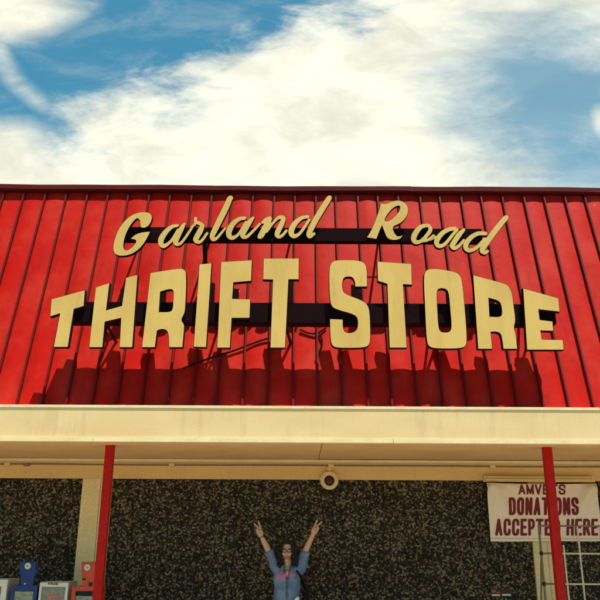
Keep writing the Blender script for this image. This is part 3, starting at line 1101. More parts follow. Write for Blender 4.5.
for x_ in (2.89, 4.16):     # feet and back frame that hold it up
    bm = bmesh.new()
    tube(bm, [(x_, YK - 0.2, 0.135), (x_, YK + 0.45, 0.135)], 0.014, 8)
    tube(bm, [(x_, YK + 0.42, 0.135), (x_, YK + 0.03, zt - 0.4), (x_, YK, zt - 0.38)], 0.011, 8)
    bm_obj('foot', bm, M['rackgrey'], rk, smooth=True)

# ------------------------------------------------------------------ small plate on the wall
pa, pb = P(491, 590, 10.03), P(511.6, 597, 10.03)
pl = empty('wall_plate', ((pa.x + pb.x) / 2, 10.03, pb.z), 'small dark plate with a red tab and two white strips on the pebble wall', 'notice')
bm = bmesh.new()
box(bm, pa.x, pb.x, 10.03, 10.043, pb.z, pa.z + 0.01)
bm_obj('plate', bm, M['plate'], pl, bevel=0.003)
for (xa_, xb_, ya_, yb_, mm, nm) in ((491.3, 495.5, 589.8, 592.6, 'orange', 'tab'), (491.8, 500, 594.3, 595.9, 'boxwhite', 'strip'), (502, 511, 594, 595.7, 'boxwhite', 'strip'), (496, 500, 592, 593, 'orange', 'tab')):
    a, b = P(xa_, ya_, 10.027), P(xb_, yb_, 10.027)
    bm = bmesh.new()
    box(bm, a.x, b.x, 10.024, 10.0295, b.z, a.z)
    bm_obj(nm, bm, M[mm], pl)


# ------------------------------------------------------------------ newspaper boxes
def frame_bm(bm, x0, x1, z0, z1, ix0, ix1, iz0, iz1, y0, y1):
    """front plate with a window opening"""
    box(bm, x0, x1, y0, y1, z0, iz0)
    box(bm, x0, x1, y0, y1, iz1, z1)
    box(bm, x0, ix0, y0, y1, iz0, iz1)
    box(bm, ix1, x1, y0, y1, iz0, iz1)


YN = 9.18
GZ = 0.12


def news_base(t, x0, x1, zt, m, win, paper, depth=0.40, slot=None):
    """pedestal, cabinet, door with a window and the paper behind it; win = (x0, x1, z1)"""
    zb = GZ + 0.42
    xc = (x0 + x1) / 2
    bm = bmesh.new()
    box(bm, x0 + 0.004, x1 - 0.004, YN + 0.02, YN + depth, zb, zt - 0.004)
    cab = bm_obj('cabinet', bm, m, t, bevel=0.008)
    ix0, ix1, iz1 = win
    iz0 = zb + 0.14
    bm = bmesh.new()
    frame_bm(bm, x0, x1, zb - 0.004, zt, ix0, ix1, iz0, iz1, YN, YN + 0.019)
    door = bm_obj('door', bm, m, t)
    bm = bmesh.new()
    box(bm, ix0 + 0.001, ix1 - 0.001, YN + 0.006, YN + 0.009, iz0 + 0.001, iz1 - 0.001)
    bm_obj('window_pane', bm, M['winglass'], door)
    bm = bmesh.new()
    ptop = iz1 - (slot or 0.0) - 0.006
    box(bm, ix0 + 0.004, ix1 - 0.004, YN + 0.012, YN + 0.018, iz0 + 0.004, ptop)
    pp = bm_obj('newspaper', bm, paper, door)
    if slot:
        bm = bmesh.new()
        box(bm, ix0 + 0.002, ix1 - 0.002, YN + 0.014, YN + 0.0185, ptop + 0.002, iz1 - 0.002)
        bm_obj('dark_slot', bm, M['black'], door)
    bm = bmesh.new()
    box(bm, xc - 0.07, xc + 0.07, YN - 0.03, YN - 0.018, zb + 0.07, zb + 0.09)
    box(bm, xc - 0.07, xc - 0.055, YN - 0.018, YN + 0.001, zb + 0.07, zb + 0.09)
    box(bm, xc + 0.055, xc + 0.07, YN - 0.018, YN + 0.001, zb + 0.07, zb + 0.09)
    bm_obj('handle', bm, M['chrome'], door, bevel=0.003)
    bm = bmesh.new()
    box(bm, xc - 0.055, xc + 0.055, YN + 0.14, YN + 0.25, GZ + 0.012, zb)
    box(bm, xc - 0.16, xc + 0.16, YN + 0.03, YN + 0.37, GZ, GZ + 0.014)
    bm_obj('pedestal', bm, m, t, bevel=0.004)
    return cab, pp


def coin_head(t, outline, dial, m, depth=0.09):
    bm = bmesh.new()
    prism(bm, outline, YN + 0.01, YN + 0.01 + depth)
    h = bm_obj('coin_mechanism', bm, m, t, bevel=0.007)
    bm = bmesh.new()
    lathe_y(bm, [(0.036, YN + 0.012), (0.036, YN - 0.002), (0.030, YN - 0.006), (0.024, YN - 0.004)], dial[0], dial[1], 26)
    lathe_y(bm, [(0.024, YN - 0.0035), (0.0, YN - 0.0035)], dial[0], dial[1], 26)
    d = bm_obj('dial', bm, M['dial'], h, smooth=True)
    bm = bmesh.new()
    lathe_y(bm, [(0.013, YN - 0.003), (0.013, YN - 0.010), (0.0, YN - 0.011)], dial[0], dial[1], 18)
    bm_obj('dial_hub', bm, M['greypaper'], d, smooth=True)
    return h


def X(px, py):
    return P(px, py, YN).x


def Z(px, py):
    return P(px, py, YN).z


NG = 'newspaper boxes in a row by the left wall'
# white box at the frame's edge
x1 = X(7.2, 585)
t = empty('newspaper_box', (x1 - 0.17, YN + 0.2, GZ), 'white newspaper box left of the blue one, partly out of the picture', 'newspaper box', NG)
zt = Z(3, 579.5)
cab, pp = news_base(t, x1 - 0.34, x1, zt, M['boxwhite'], (x1 - 0.29, x1 - 0.065, zt - 0.075), M['orange'])
# blue box
x0, x1 = X(10.8, 590), X(37.2, 590)
zt = Z(24, 585.5)
t = empty('newspaper_box', ((x0 + x1) / 2, YN + 0.2, GZ), 'dark blue coin newspaper box with a tall blue coin head and pale dial', 'newspaper box', NG)
news_base(t, x0, x1, zt, M['blue'], (X(14, 592), X(33.4, 592), Z(24, 591)), M['paper'])
coin_head(t, [(X(20.2, 585), zt - 0.02), (X(33, 585), zt - 0.02), (X(33.3, 578), Z(33, 577.5)), (X(35.6, 574), Z(35, 573.5)), (X(35.2, 562), Z(35, 561.5)), (X(19.3, 562), Z(19, 561.5)), (X(19.6, 574), Z(20, 573.5)), (X(20.4, 578), Z(20, 577.5))], (X(27.7, 566), Z(27.7, 566)), M['blue'])
bm = bmesh.new()
box(bm, X(24, 583.5), X(25.8, 583.5), YN - 0.002, YN + 0.02, Z(25, 584.5), Z(25, 583))
bm_obj('coin_slot', bm, M['chrome'], t)
# white free-paper box
x0, x1 = X(39.2, 590), X(67.8, 590)
zt = Z(53, 583)
t = empty('newspaper_box', ((x0 + x1) / 2, YN + 0.2, GZ), 'white FREE newspaper box with a grey front and coral script, between blue and red boxes', 'newspaper box', NG)
cab, pp = news_base(t, x0, x1, zt, M['boxwhite'], (X(41.5, 590), X(65.3, 590), Z(53, 586.8)), M['greypaper'])
bm = bmesh.new()
prism_x(bm, [(YN + 0.0, zt - 0.001), (YN + 0.4, zt - 0.001), (YN + 0.4, zt + 0.004), (YN + 0.02, zt + 0.010)], x0, x1)
hood = bm_obj('hood', bm, M['boxwhite'], t, bevel=0.004)
me = text_mesh('FREE', 0.03)
bm = bmesh.new()
bm.from_mesh(me)
xs_ = [v.co.x for v in bm.verts]
ys_ = [v.co.y for v in bm.verts]
a, b, c_, d = min(xs_), max(xs_), min(ys_), max(ys_)
for v in bm.verts:
    v.co = Vector((X(48.3, 583) + (v.co.x - a) / (b - a) * (X(58.7, 583) - X(48.3, 583)), YN - 0.002, Z(53, 585.0) + (v.co.y - c_) / (d - c_) * (Z(53, 582.6) - Z(53, 585.0))))
bm_obj('lettering', bm, M['black'], hood)
# loose coral script across the paper
bm = bmesh.new()
sc = [(46.6, 597), (47.6, 593.4), (48.6, 592.2), (48.8, 594.2), (47.8, 597), (49.6, 597.2), (51.2, 594.8), (50.3, 597.2), (52.2, 596.6), (53.4, 594.6), (52.8, 597), (54.4, 597), (55.8, 594.4), (55.4, 597.2), (56.8, 596.4), (58.4, 593.2), (58.2, 596.6), (59.6, 596.6)]
tube(bm, [(X(p[0], p[1]), YN + 0.0115, Z(p[0], p[1])) for p in chaikin(sc, it=2)[:-8]], 0.0085, 5)
bm_obj('script_logo', bm, M['pinkink'], pp, smooth=True)
# red box
x0, x1 = X(71.5, 592), X(97.5, 592)
zt = Z(84, 586.6)
t = empty('newspaper_box', ((x0 + x1) / 2, YN + 0.2, GZ), 'orange red coin newspaper box with a tall coin head beside the left post', 'newspaper box', NG)
news_base(t, x0, x1, zt, M['orange'], (X(75.3, 594), X(93.5, 594), Z(84, 591)), M['paper'], slot=0.05)
coin_head(t, [(X(81.8, 588), zt - 0.02), (X(93.8, 588), zt - 0.02), (X(94, 580), Z(94, 580)), (X(94.8, 572), Z(94, 572)), (X(94.6, 562), Z(94, 562)), (X(81, 562), Z(81, 562)), (X(81, 572), Z(81, 572)), (X(81.5, 580), Z(81, 580))], (X(87.2, 567.5), Z(87.2, 567.5)), M['orange'])
bm = bmesh.new()
box(bm, X(88.8, 584), X(92, 584), YN - 0.006, YN + 0.02, Z(90, 586), Z(90, 582.5))
bm_obj('coin_slot', bm, M['black'], t, bevel=0.003)
bm = bmesh.new()
box(bm, X(82, 579), X(85.5, 579), YN + 0.004, YN + 0.02, Z(84, 579.8), Z(84, 578.6))
bm_obj('coin_tray', bm, M['raceway'], t)


# ------------------------------------------------------------------ person
YP = 9.30


def W(px, py, dy=0.0):
    p = P(px, py, YP)
    return Vector((p.x, YP + dy, p.z))


def loft(bm, rings, n=16):
    """rings: (centre, rx, ry, axis): closed lofted solid with elliptical sections"""
    rr = []
    ux = None
    for (c_, rx, ry, ax) in rings:
        ax = Vector(ax).normalized()
        ref = Vector((1, 0, 0))
        if abs(ax.x) > 0.9:
            ref = Vector((0, 0, 1))
        u = (ref - ax * ref.dot(ax)).normalized()
        w = ax.cross(u).normalized()
        rr.append([bm.verts.new(Vector(c_) + u * rx * math.cos(2 * PI * k / n) + w * ry * math.sin(2 * PI * k / n)) for k in range(n)])
    for a, b in zip(rr, rr[1:]):
        for k in range(n):
            bm.faces.new((a[k], a[(k + 1) % n], b[(k + 1) % n], b[k]))
    bm.faces.new(rr[0][::-1])
    bm.faces.new(rr[-1])


def limb(bm, pts, rads, n=14):
    """round tapered limb with rounded ends"""
    pts = [Vector(p) for p in pts]
    d0 = (pts[1] - pts[0]).normalized()
    d1 = (pts[-1] - pts[-2]).normalized()
    P2 = [pts[0] - d0 * rads[0] * 0.85, pts[0] - d0 * rads[0] * 0.5] + pts + [pts[-1] + d1 * rads[-1] * 0.5, pts[-1] + d1 * rads[-1] * 0.85]
    R2 = [rads[0] * 0.45, rads[0] * 0.85] + list(rads) + [rads[-1] * 0.85, rads[-1] * 0.45]
    tube(bm, P2, R2, n)


def remeshed(name, bm, voxel, smooth_it=4, mats=(), fac=0.5):
    me = bpy.data.meshes.new(name)
    bmesh.ops.recalc_face_normals(bm, faces=bm.faces)
    bm.to_mesh(me)
    bm.free()
    o = bpy.data.objects.new(name, me)
    COL.objects.link(o)
    r = o.modifiers.new('r', 'REMESH')
    r.mode = 'VOXEL'
    r.voxel_size = voxel
    s = o.modifiers.new('s', 'SMOOTH')
    s.iterations = smooth_it
    s.factor = fac
    dg = bpy.context.evaluated_depsgraph_get()
    dg.update()
    out = bpy.data.meshes.new_from_object(o.evaluated_get(dg))
    bpy.data.objects.remove(o)
    out.name = name
    out.materials.clear()
    for m_ in mats:
        out.materials.append(m_)
    for p in out.polygons:
        p.use_smooth = True
    return out


foot_z = GZ
hd = W(287, 551.4, -0.02)          # head centre
neck = W(288, 567.0, 0.0)
shL, shR = W(276.8, 569.5, 0.0), W(300.8, 568.8, 0.0)
elL, elR = W(268.6, 550.5, -0.03), W(305.4, 551, -0.03)
wrL, wrR = W(261.3, 536, -0.07), W(313.2, 533.5, -0.07)
hip_z = W(287, 612).z
cx0 = W(287, 585).x
person = empty('person', (cx0, YP, GZ), 'person in glasses and a blue denim shirt, both arms raised in V signs', 'person')

body = bmesh.new()
Zup = (0, 0, 1)


def torso_rings(off):
    zs_ = neck.z
    return [
        (Vector((cx0, YP, hip_z - 0.14)), 0.155 + off, 0.105 + off, Zup),
        (Vector((cx0, YP, hip_z - 0.04)), 0.168 + off * 2.2, 0.112 + off * 2.2, Zup),
        (Vector((cx0, YP, hip_z + 0.06)), 0.160 + off, 0.105 + off, Zup),
        (Vector((cx0, YP, hip_z + 0.16)), 0.138 + off, 0.092 + off, Zup),
        (Vector((cx0, YP - 0.005, hip_z + 0.27)), 0.142 + off, 0.100 + off, Zup),
        (Vector((cx0, YP - 0.012, hip_z + 0.36)), 0.150 + off, 0.112 + off, Zup),
        (Vector((cx0, YP - 0.004, zs_ - 0.075)), 0.150 + off, 0.092 + off, Zup),
        (Vector((cx0, YP, zs_ - 0.03)), 0.120 + off, 0.070 + off, Zup),
        (Vector((cx0, YP, zs_ + 0.0)), 0.070 + off, 0.055 + off, Zup),
    ]


loft(body, torso_rings(0.0), 24)
limb(body, [neck + Vector((0, 0.01, -0.03)), neck + Vector((0, 0.0, 0.05)), hd + Vector((0, 0.02, -0.05))], [0.056, 0.05, 0.052])
for sh, el, wr in ((shL, elL, wrL), (shR, elR, wrR)):
    inn = sh + (Vector((cx0, YP, sh.z - 0.03)) - sh) * 0.25
    limb(body, [inn, sh, sh.lerp(el, 0.5), el], [0.055, 0.052, 0.044, 0.036])
    limb(body, [el, el.lerp(wr, 0.35), wr], [0.036, 0.036, 0.024])
for sx in (-1, 1):
    hp = Vector((cx0 + sx * 0.085, YP, hip_z - 0.06))
    kn = Vector((cx0 + sx * 0.085, YP - 0.015, GZ + 0.44))
    an = Vector((cx0 + sx * 0.09, YP + 0.02, GZ + 0.09))
    limb(body, [hp, hp.lerp(kn, 0.5), kn], [0.085, 0.072, 0.052])
    limb(body, [kn, kn.lerp(an, 0.35), an], [0.05, 0.053, 0.035])
    limb(body, [an + Vector((0, 0.01, -0.045)), an + Vector((sx * 0.01, -0.08, -0.055)), an + Vector((sx * 0.015, -0.14, -0.062))], [0.036, 0.036, 0.026])
# head: skull, jaw, nose, brow, cheeks, lips, ears
bmt = bmesh.new()
bmesh.ops.create_uvsphere(bmt, u_segments=28, v_segments=20, radius=1.0)
for v in bmt.verts:
    x_, y_, z_ = v.co
    f = max(0.0, -y_)
    wx = 0.073 * (1 - 0.24 * max(0, -z_) ** 1.4)
    wy = 0.088
    wz = 0.108
    yy = y_ * wy + (0.012 if z_ > 0 else 0.0) * (y_ > 0)
    if z_ < 0:
        yy += -0.012 * f * (-z_)
    v.co = hd + Vector((x_ * wx, yy, z_ * wz))
body_tmp = bpy.data.meshes.new('tmp')
bmt.to_mesh(body_tmp)
bmt.free()
body.from_mesh(body_tmp)


def blob(bm, c_, rx, ry, rz):
    r = bmesh.ops.create_uvsphere(bm, u_segments=14, v_segments=10, radius=1.0)
    for v in r['verts']:
        v.co = Vector(c_) + Vector((v.co.x * rx, v.co.y * ry, v.co.z * rz))


H = lambda x_, y_, z_: hd + Vector((x_, y_, z_))
limb(body, [H(0, -0.086, 0.012), H(0, -0.096, -0.012), H(0, -0.104, -0.028)], [0.008, 0.010, 0.013], 10)
blob(body, H(-0.011, -0.092, -0.030), 0.009, 0.010, 0.008)
blob(body, H(0.011, -0.092, -0.030), 0.009, 0.010, 0.008)
blob(body, H(0, -0.081, 0.030), 0.050, 0.014, 0.010)
blob(body, H(0, -0.086, -0.056), 0.024, 0.012, 0.007)
blob(body, H(0, -0.085, -0.066), 0.019, 0.012, 0.007)
blob(body, H(0, -0.082, -0.096), 0.024, 0.018, 0.016)
for sx in (-1, 1):
    blob(body, H(sx * 0.036, -0.068, -0.022), 0.024, 0.020, 0.020)
    blob(body, H(sx * 0.030, -0.076, 0.008), 0.0135, 0.010, 0.0095)
    blob(body, H(sx * 0.075, 0.008, -0.005), 0.009, 0.018, 0.030)


def hand(bm, wr, tips, side):
    """V sign: palm to the camera, index and middle up and apart, ring and little finger folded, thumb across"""
    d = ((tips[0] + tips[1]) / 2 - wr).normalized()
    n_ = Vector((0, -1, 0))
    n_ = (n_ - d * n_.dot(d)).normalized()          # palm faces the viewer
    s = d.cross(n_).normalized()
    if s.x * side < 0:
        s = -s                                        # towards the thumb side
    B = lambda a, b, c_: wr + d * a + s * b + n_ * c_
    # palm
    for off, l in ((0.024, 0.078), (0.008, 0.082), (-0.010, 0.078), (-0.026, 0.070)):
        limb(bm, [B(0.005, off * 0.55, 0), B(l * 0.6, off, 0.0), B(l, off * 1.05, 0)], [0.016, 0.0155, 0.0125], 10)
    # index and middle
    for k, (off, tip) in enumerate(((0.024, tips[0]), (0.006, tips[1]))):
        k0_ = B(0.080, off, 0)
        m1 = k0_.lerp(tip, 0.5) + n_ * 0.004
        limb(bm, [k0_, m1, tip], [0.0112, 0.0104, 0.0088], 10)
    # ring and little folded into the palm
    for off, L in ((-0.011, 0.036), (-0.027, 0.029)):
        k0_ = B(0.076, off, 0)
        a = k0_ + d * L * 0.55 + n_ * 0.022
        b = a - d * 0.030 + n_ * 0.012
        c_ = b - d * 0.018 - n_ * 0.012
        limb(bm, [k0_, a, b, c_], [0.0108, 0.0104, 0.0096, 0.0088], 10)
    # thumb from the side of the palm, folded over the ring finger
    limb(bm, [B(0.022, 0.026, 0.006), B(0.046, 0.030, 0.026), B(0.066, 0.006, 0.040), B(0.070, -0.010, 0.040)], [0.0135, 0.0120, 0.0108, 0.0092], 10)


hand(body, wrL, [W(258.7, 521.5, -0.10), W(254.6, 523.5, -0.09)], 1)
hand(body, wrR, [W(317.0, 520.0, -0.10), W(321.6, 521.8, -0.09)], -1)
bme = remeshed('person_body', body, 0.0048, 3, [M['skin'], M['lips'], M['eyewhite'], M['brow']])
for p in bme.polygons:
    q = p.center - hd
    if q.y < -0.06:
        if abs(q.x) < 0.023 * (1 - ((q.z + 0.061) / 0.02) ** 2) and -0.071 < q.z < -0.050:
            p.material_index = 1
        for sx in (-1, 1):
            e = ((q.x - sx * 0.030) / 0.0125) ** 2 + ((q.z - 0.008) / 0.0062) ** 2
            if e < 1:
                p.material_index = 2
            if (q.x - sx * 0.030) ** 2 + (q.z - 0.008) ** 2 < 0.0055 ** 2:
                p.material_index = 3
            if abs(q.x - sx * 0.031) < 0.019 and abs(q.z - 0.030 + 9 * (q.x - sx * 0.031) ** 2) < 0.0042:
                p.material_index = 3
link('body', bme, person)

# shirt: torso and rolled sleeves
sb = bmesh.new()
loft(sb, torso_rings(0.014)[1:-1], 24)
for sh, el in ((shL, elL), (shR, elR)):
    inn = sh + (Vector((cx0, YP, sh.z - 0.05)) - sh) * 0.35
    e2 = sh.lerp(el, 0.95)
    limb(sb, [inn, sh, sh.lerp(el, 0.5), sh.lerp(el, 0.8)], [0.074, 0.072, 0.062, 0.056])
    tube(sb, [sh.lerp(el, 0.72), sh.lerp(el, 0.97)], [0.058, 0.060], 16)
sme = remeshed('shirt', sb, 0.007, 5, [M['denim']])
for v in sme.vertices:       # soft folds
    c_ = v.co
    a = math.sin(38 * c_.z + 9 * c_.x + 4 * math.sin(11 * c_.x)) * 0.006 + math.sin(60 * c_.x + 14 * c_.z) * 0.0035
    v.co = c_ + v.normal * a
shirt = link('shirt', sme, person)
# collar flaps, open neck and button strip
def front_y(x_, z_):
    best = None
    for v in sme.vertices:
        c_ = v.co + world_loc(person)
        dd = (c_.x - x_) ** 2 + (c_.z - z_) ** 2
        if c_.y < YP and (best is None or dd < best[0]):
            best = (dd, c_.y)
    return best[1]


bm = bmesh.new()
nz0 = neck.z
pts_v = [(cx0 - 0.036, nz0 + 0.004), (cx0 + 0.036, nz0 + 0.004), (cx0 + 0.020, nz0 - 0.05), (cx0 + 0.002, nz0 - 0.105), (cx0 - 0.016, nz0 - 0.05)]
vs = [bm.verts.new((x_, front_y(x_, z_) - 0.016, z_)) for x_, z_ in pts_v]
bm.faces.new(vs)
bmesh.ops.solidify(bm, geom=bm.faces[:], thickness=0.003)
bm_obj('open_neck', bm, M['skin'], shirt)
bm = bmesh.new()
for sx in (-1, 1):
    fl = [(sx * 0.036, 0.030), (sx * 0.066, 0.012), (sx * 0.074, -0.030), (sx * 0.046, -0.070), (sx * 0.022, -0.060)]
    vs = [bm.verts.new((cx0 + a, min(front_y(cx0 + a, nz0 + b), YP - 0.05) - 0.012, nz0 + b)) for a, b in fl]
    bm.faces.new(vs if sx > 0 else vs[::-1])
bmesh.ops.solidify(bm, geom=bm.faces[:], thickness=0.004)
bm_obj('collar', bm, M['denim'], shirt)
bm = bmesh.new()
prev = None
for i in range(12):
    z_ = nz0 - 0.10 - i * 0.034
    y_ = front_y(cx0 + 0.004, z_) - 0.004
    r = [bm.verts.new((cx0 - 0.010, y_, z_)), bm.verts.new((cx0 + 0.016, y_, z_))]
    if prev:
        bm.faces.new((prev[0], prev[1], r[1], r[0]))
    prev = r
bmesh.ops.solidify(bm, geom=bm.faces[:], thickness=0.003)
bm_obj('button_strip', bm, M['denim'], shirt)
# white hem showing under the shirt at the hip
bm = bmesh.new()
c_ = W(296.5, 598, -0.118)
prism(bm, [(c_.x - 0.05, c_.z - 0.05), (c_.x + 0.028, c_.z - 0.045), (c_.x + 0.032, c_.z + 0.018), (c_.x + 0.005, c_.z + 0.022), (c_.x - 0.03, c_.z - 0.012)], c_.y - 0.006, c_.y + 0.012)
bm_obj('undershirt', bm, M['whitecloth'], person, bevel=0.004)
# jeans
jb = bmesh.new()
loft(jb, [(Vector((cx0, YP, hip_z - 0.15)), 0.172, 0.122, Zup), (Vector((cx0, YP, hip_z - 0.05)), 0.190, 0.134, Zup), (Vector((cx0, YP, hip_z + 0.045)), 0.180, 0.125, Zup)], 24)
for sx in (-1, 1):
    hp = Vector((cx0 + sx * 0.085, YP, hip_z - 0.06))
    kn = Vector((cx0 + sx * 0.085, YP - 0.015, GZ + 0.44))
    an = Vector((cx0 + sx * 0.09, YP + 0.02, GZ + 0.09))
    limb(jb, [hp, hp.lerp(kn, 0.5), kn, kn.lerp(an, 0.4), an], [0.094, 0.082, 0.062, 0.060, 0.050])
jme = remeshed('jeans', jb, 0.008, 4, [M['jeans']])
link('jeans', jme, person)
for sx in (-1, 1):
    an = Vector((cx0 + sx * 0.09, YP + 0.02, GZ + 0.09))
    fb = bmesh.new()
    limb(fb, [an + Vector((0, 0.02, -0.046)), an + Vector((sx * 0.01, -0.08, -0.055)), an + Vector((sx * 0.015, -0.155, -0.062))], [0.043, 0.044, 0.030])
    fme = remeshed('shoe', fb, 0.006, 3, [M['brownshoe']])
    for v in fme.vertices:
        v.co.z = max(v.co.z, GZ + 0.002)
    link('shoe', fme, person)
# hair: a cap and many curls falling to the shoulders
hb = bmesh.new()
r = bmesh.ops.create_uvsphere(hb, u_segments=24, v_segments=16, radius=1.0)
for v in r['verts']:
    x_, y_, z_ = v.co
    v.co = hd + Vector((x_ * 0.088, y_ * 0.100 + 0.022, z_ * 0.112 + 0.026))
    if v.co.y < hd.y - 0.03 and v.co.z < hd.z + 0.070:      # keep the face clear
        v.co.y = hd.y - 0.03
rnd = random.Random(3)
for i in range(330):
    th = rnd.uniform(-0.25 * PI, 1.25 * PI)          # around the back and sides
    if rnd.random() < 0.45:
        th = rnd.choice((rnd.uniform(-0.30, 0.12) * PI, rnd.uniform(0.88, 1.30) * PI))
    z0 = rnd.uniform(-0.01, 0.125)
    rr_ = math.sqrt(max(0.02, 1 - ((z0 - 0.02) / 0.125) ** 2))
    st = hd + Vector((math.cos(th) * 0.078 * rr_, math.sin(th) * 0.085 * rr_ + 0.012, z0))
    L = rnd.uniform(0.09, 0.19) + max(0, z0) * 0.6
    out = Vector((math.cos(th), math.sin(th) * 0.8, 0))
    ph = rnd.uniform(0, 6.28)
    cr_ = rnd.uniform(0.009, 0.020)
    tn = rnd.uniform(2.0, 3.6)
    pts = []
    rs = []
    ns = 18
    spread = rnd.uniform(0.02, 0.085)
    for k in range(ns):
        u = k / (ns - 1)
        c_ = st + out * spread * (u ** 0.6) * (1.1 - 0.35 * u) + Vector((0, 0, -L * u + 0.02 * math.sin(PI * min(1, u * 2))))
        a = ph + tn * 2 * PI * u
        side = out.cross(Vector((0, 0, 1)))
        c_ = c_ + (side * math.cos(a) + out * math.sin(a)) * cr_ * min(1, u * 3)
        pts.append(c_)
        rs.append(0.0068 * (1 - 0.6 * u) + 0.0012)
    tube(hb, pts, rs, 5)
# a few curls over the forehead, parted at the middle
for i in range(36):
    sx = rnd.choice((-1, 1))
    st = hd + Vector((sx * rnd.uniform(0.0, 0.05), -0.055 + rnd.uniform(0, 0.05), 0.112 + rnd.uniform(-0.01, 0.018)))
    en = hd + Vector((sx * rnd.uniform(0.068, 0.105), -0.052 + rnd.uniform(-0.02, 0.04), rnd.uniform(-0.10, 0.02)))
    pts = []
    for k in range(14):
        u = k / 13
        c_ = st.lerp(en, u) + Vector((sx * 0.035 * math.sin(PI * u), -0.012 * math.sin(PI * u), 0.022 * math.sin(PI * u)))
        a = 5 * 2 * PI * u + i
        c_ += Vector((0.006 * math.cos(a), 0.006 * math.sin(a), 0.004 * math.sin(a)))
        pts.append(c_)
    tube(hb, pts, [0.0065 * (1 - 0.5 * k / 13) for k in range(14)], 5)
bm_obj('hair', hb, M['hair'], person, smooth=True, ang=60)
# glasses
gb = bmesh.new()
for sx in (-1, 1):
    ring = [H(sx * 0.030 + 0.025 * math.cos(a), -0.103, 0.007 + 0.017 * math.sin(a)) for a in [2 * PI * k / 18 for k in range(19)]]
    tube(gb, ring, 0.0034, 6)
    tube(gb, [H(sx * 0.054, -0.102, 0.011), H(sx * 0.074, -0.075, 0.011), H(sx * 0.080, 0.0, 0.008)], 0.003, 6)
tube(gb, [H(-0.008, -0.104, 0.010), H(0.0, -0.107, 0.012), H(0.008, -0.104, 0.010)], 0.003, 6)
bm_obj('glasses', gb, M['black'], person, smooth=True)
# bracelet
bb = bmesh.new()
dv = (wrL - elL).normalized()
s1 = dv.cross(Vector((0, 1, 0))).normalized()
s2 = dv.cross(s1)
tube(bb, [wrL - dv * 0.012 + (s1 * math.cos(a) + s2 * math.sin(a)) * 0.029 for a in [2 * PI * k / 20 for k in range(21)]], 0.004, 6)
bm_obj('bracelet', bb, M['black'], person, smooth=True)

# shoulder bag hanging on the person's left side
bag = empty('shoulder_bag', W(305.5, 600, 0.03), 'black shoulder bag hanging from the person at the hip on a thin strap', 'bag')
bm = bmesh.new()
c_ = W(306, 603, 0.04)
prism(bm, [(c_.x - 0.055, c_.z - 0.22), (c_.x + 0.062, c_.z - 0.23), (c_.x + 0.056, c_.z - 0.02), (c_.x + 0.022, c_.z + 0.16), (c_.x - 0.012, c_.z + 0.18), (c_.x - 0.045, c_.z + 0.02)], c_.y - 0.06, c_.y + 0.07)
bm_obj('pouch', bm, M['leather'], bag, bevel=0.015, smooth=True)
bm = bmesh.new()
sp_ = [W(306, 590, 0.03), W(303.8, 583, -0.01), W(300.0, 574.8, -0.085), W(296.8, 570.8, -0.075), W(295.6, 568.6, -0.02), W(297, 572, 0.07), W(304, 586, 0.09), W(306.5, 594, 0.05)]
tube(bm, sp_, 0.011, 6)
bm_obj('strap', bm, M['leather'], bag, smooth=True)

# ------------------------------------------------------------------ light, sky, clouds
SUNV = Vector((0.20, -0.279, 1.0)).normalized()
elev = math.asin(SUNV.z)
rot = math.atan2(SUNV.x, SUNV.y)
sd = bpy.data.lights.new('sun', 'SUN')
sd.energy = 5.0
sd.angle = math.radians(0.5)
sd.color = (1.0, 0.91, 0.76)
so = bpy.data.objects.new('sun', sd)
COL.objects.link(so)
so.rotation_euler = SUNV.to_track_quat('Z', 'Y').to_euler()
so.location = (5, -7, 25)

w = bpy.data.worlds.new('World')
S.world = w
w.use_nodes = True
T = w.node_tree
bg = T.nodes['Background']
bg.inputs['Strength'].default_value = 0.075
sky = T.nodes.new('ShaderNodeTexSky')
sky.sky_type = 'NISHITA'
sky.sun_disc = False
sky.sun_elevation = elev
sky.sun_rotation = rot
sky.air_density = 1.0
sky.dust_density = 1.0
sky.ozone_density = 2.0


def nd(typ, **kw):
    x_ = T.nodes.new(typ)
    for k, v in kw.items():
        setattr(x_, k, v)
    return x_


def mth(op, a, b=None, c_=None):
    x_ = nd('ShaderNodeMath', operation=op)
    for i, v in enumerate((a, b, c_)):
        if v is None:
            continue
        if isinstance(v, (int, float)):
            x_.inputs[i].default_value = v
        else:
            T.links.new(v, x_.inputs[i])
    return x_.outputs[0]


def smooth(v, lo, hi):
    x_ = nd('ShaderNodeMapRange', interpolation_type='SMOOTHSTEP')
    T.links.new(v, x_.inputs['Value'])
    x_.inputs['From Min'].default_value = lo
    x_.inputs['From Max'].default_value = hi
    return x_.outputs[0]


tc = nd('ShaderNodeTexCoord')
sx_ = nd('ShaderNodeSeparateXYZ')
T.links.new(tc.outputs['Generated'], sx_.inputs[0])
dx, dy, dz = sx_.outputs
# cloud deck coordinates: where the view direction meets a flat layer overhead
az = mth('MAXIMUM', dz, 0.06)
u = mth('DIVIDE', dx, mth('MAXIMUM', dy, 0.12))
v = mth('DIVIDE', dz, mth('MAXIMUM', dy, 0.12))
cuv = nd('ShaderNodeCombineXYZ')
T.links.new(u, cuv.inputs[0])
T.links.new(v, cuv.inputs[1])


def noise(vec, scale, detail, rough, dist=0.0, rotz=0.0, sc=(1, 1, 1), loc=(0, 0, 0)):
    mp = nd('ShaderNodeMapping')
    mp.inputs['Rotation'].default_value = (0, 0, rotz)
    mp.inputs['Scale'].default_value = sc
    mp.inputs['Location'].default_value = loc
    T.links.new(vec, mp.inputs['Vector'])
    n_ = nd('ShaderNodeTexNoise')
    n_.inputs['Scale'].default_value = scale
    n_.inputs['Detail'].default_value = detail
    n_.inputs['Roughness'].default_value = rough
    n_.inputs['Distortion'].default_value = dist
    T.links.new(mp.outputs[0], n_.inputs['Vector'])
    return n_.outputs['Fac']


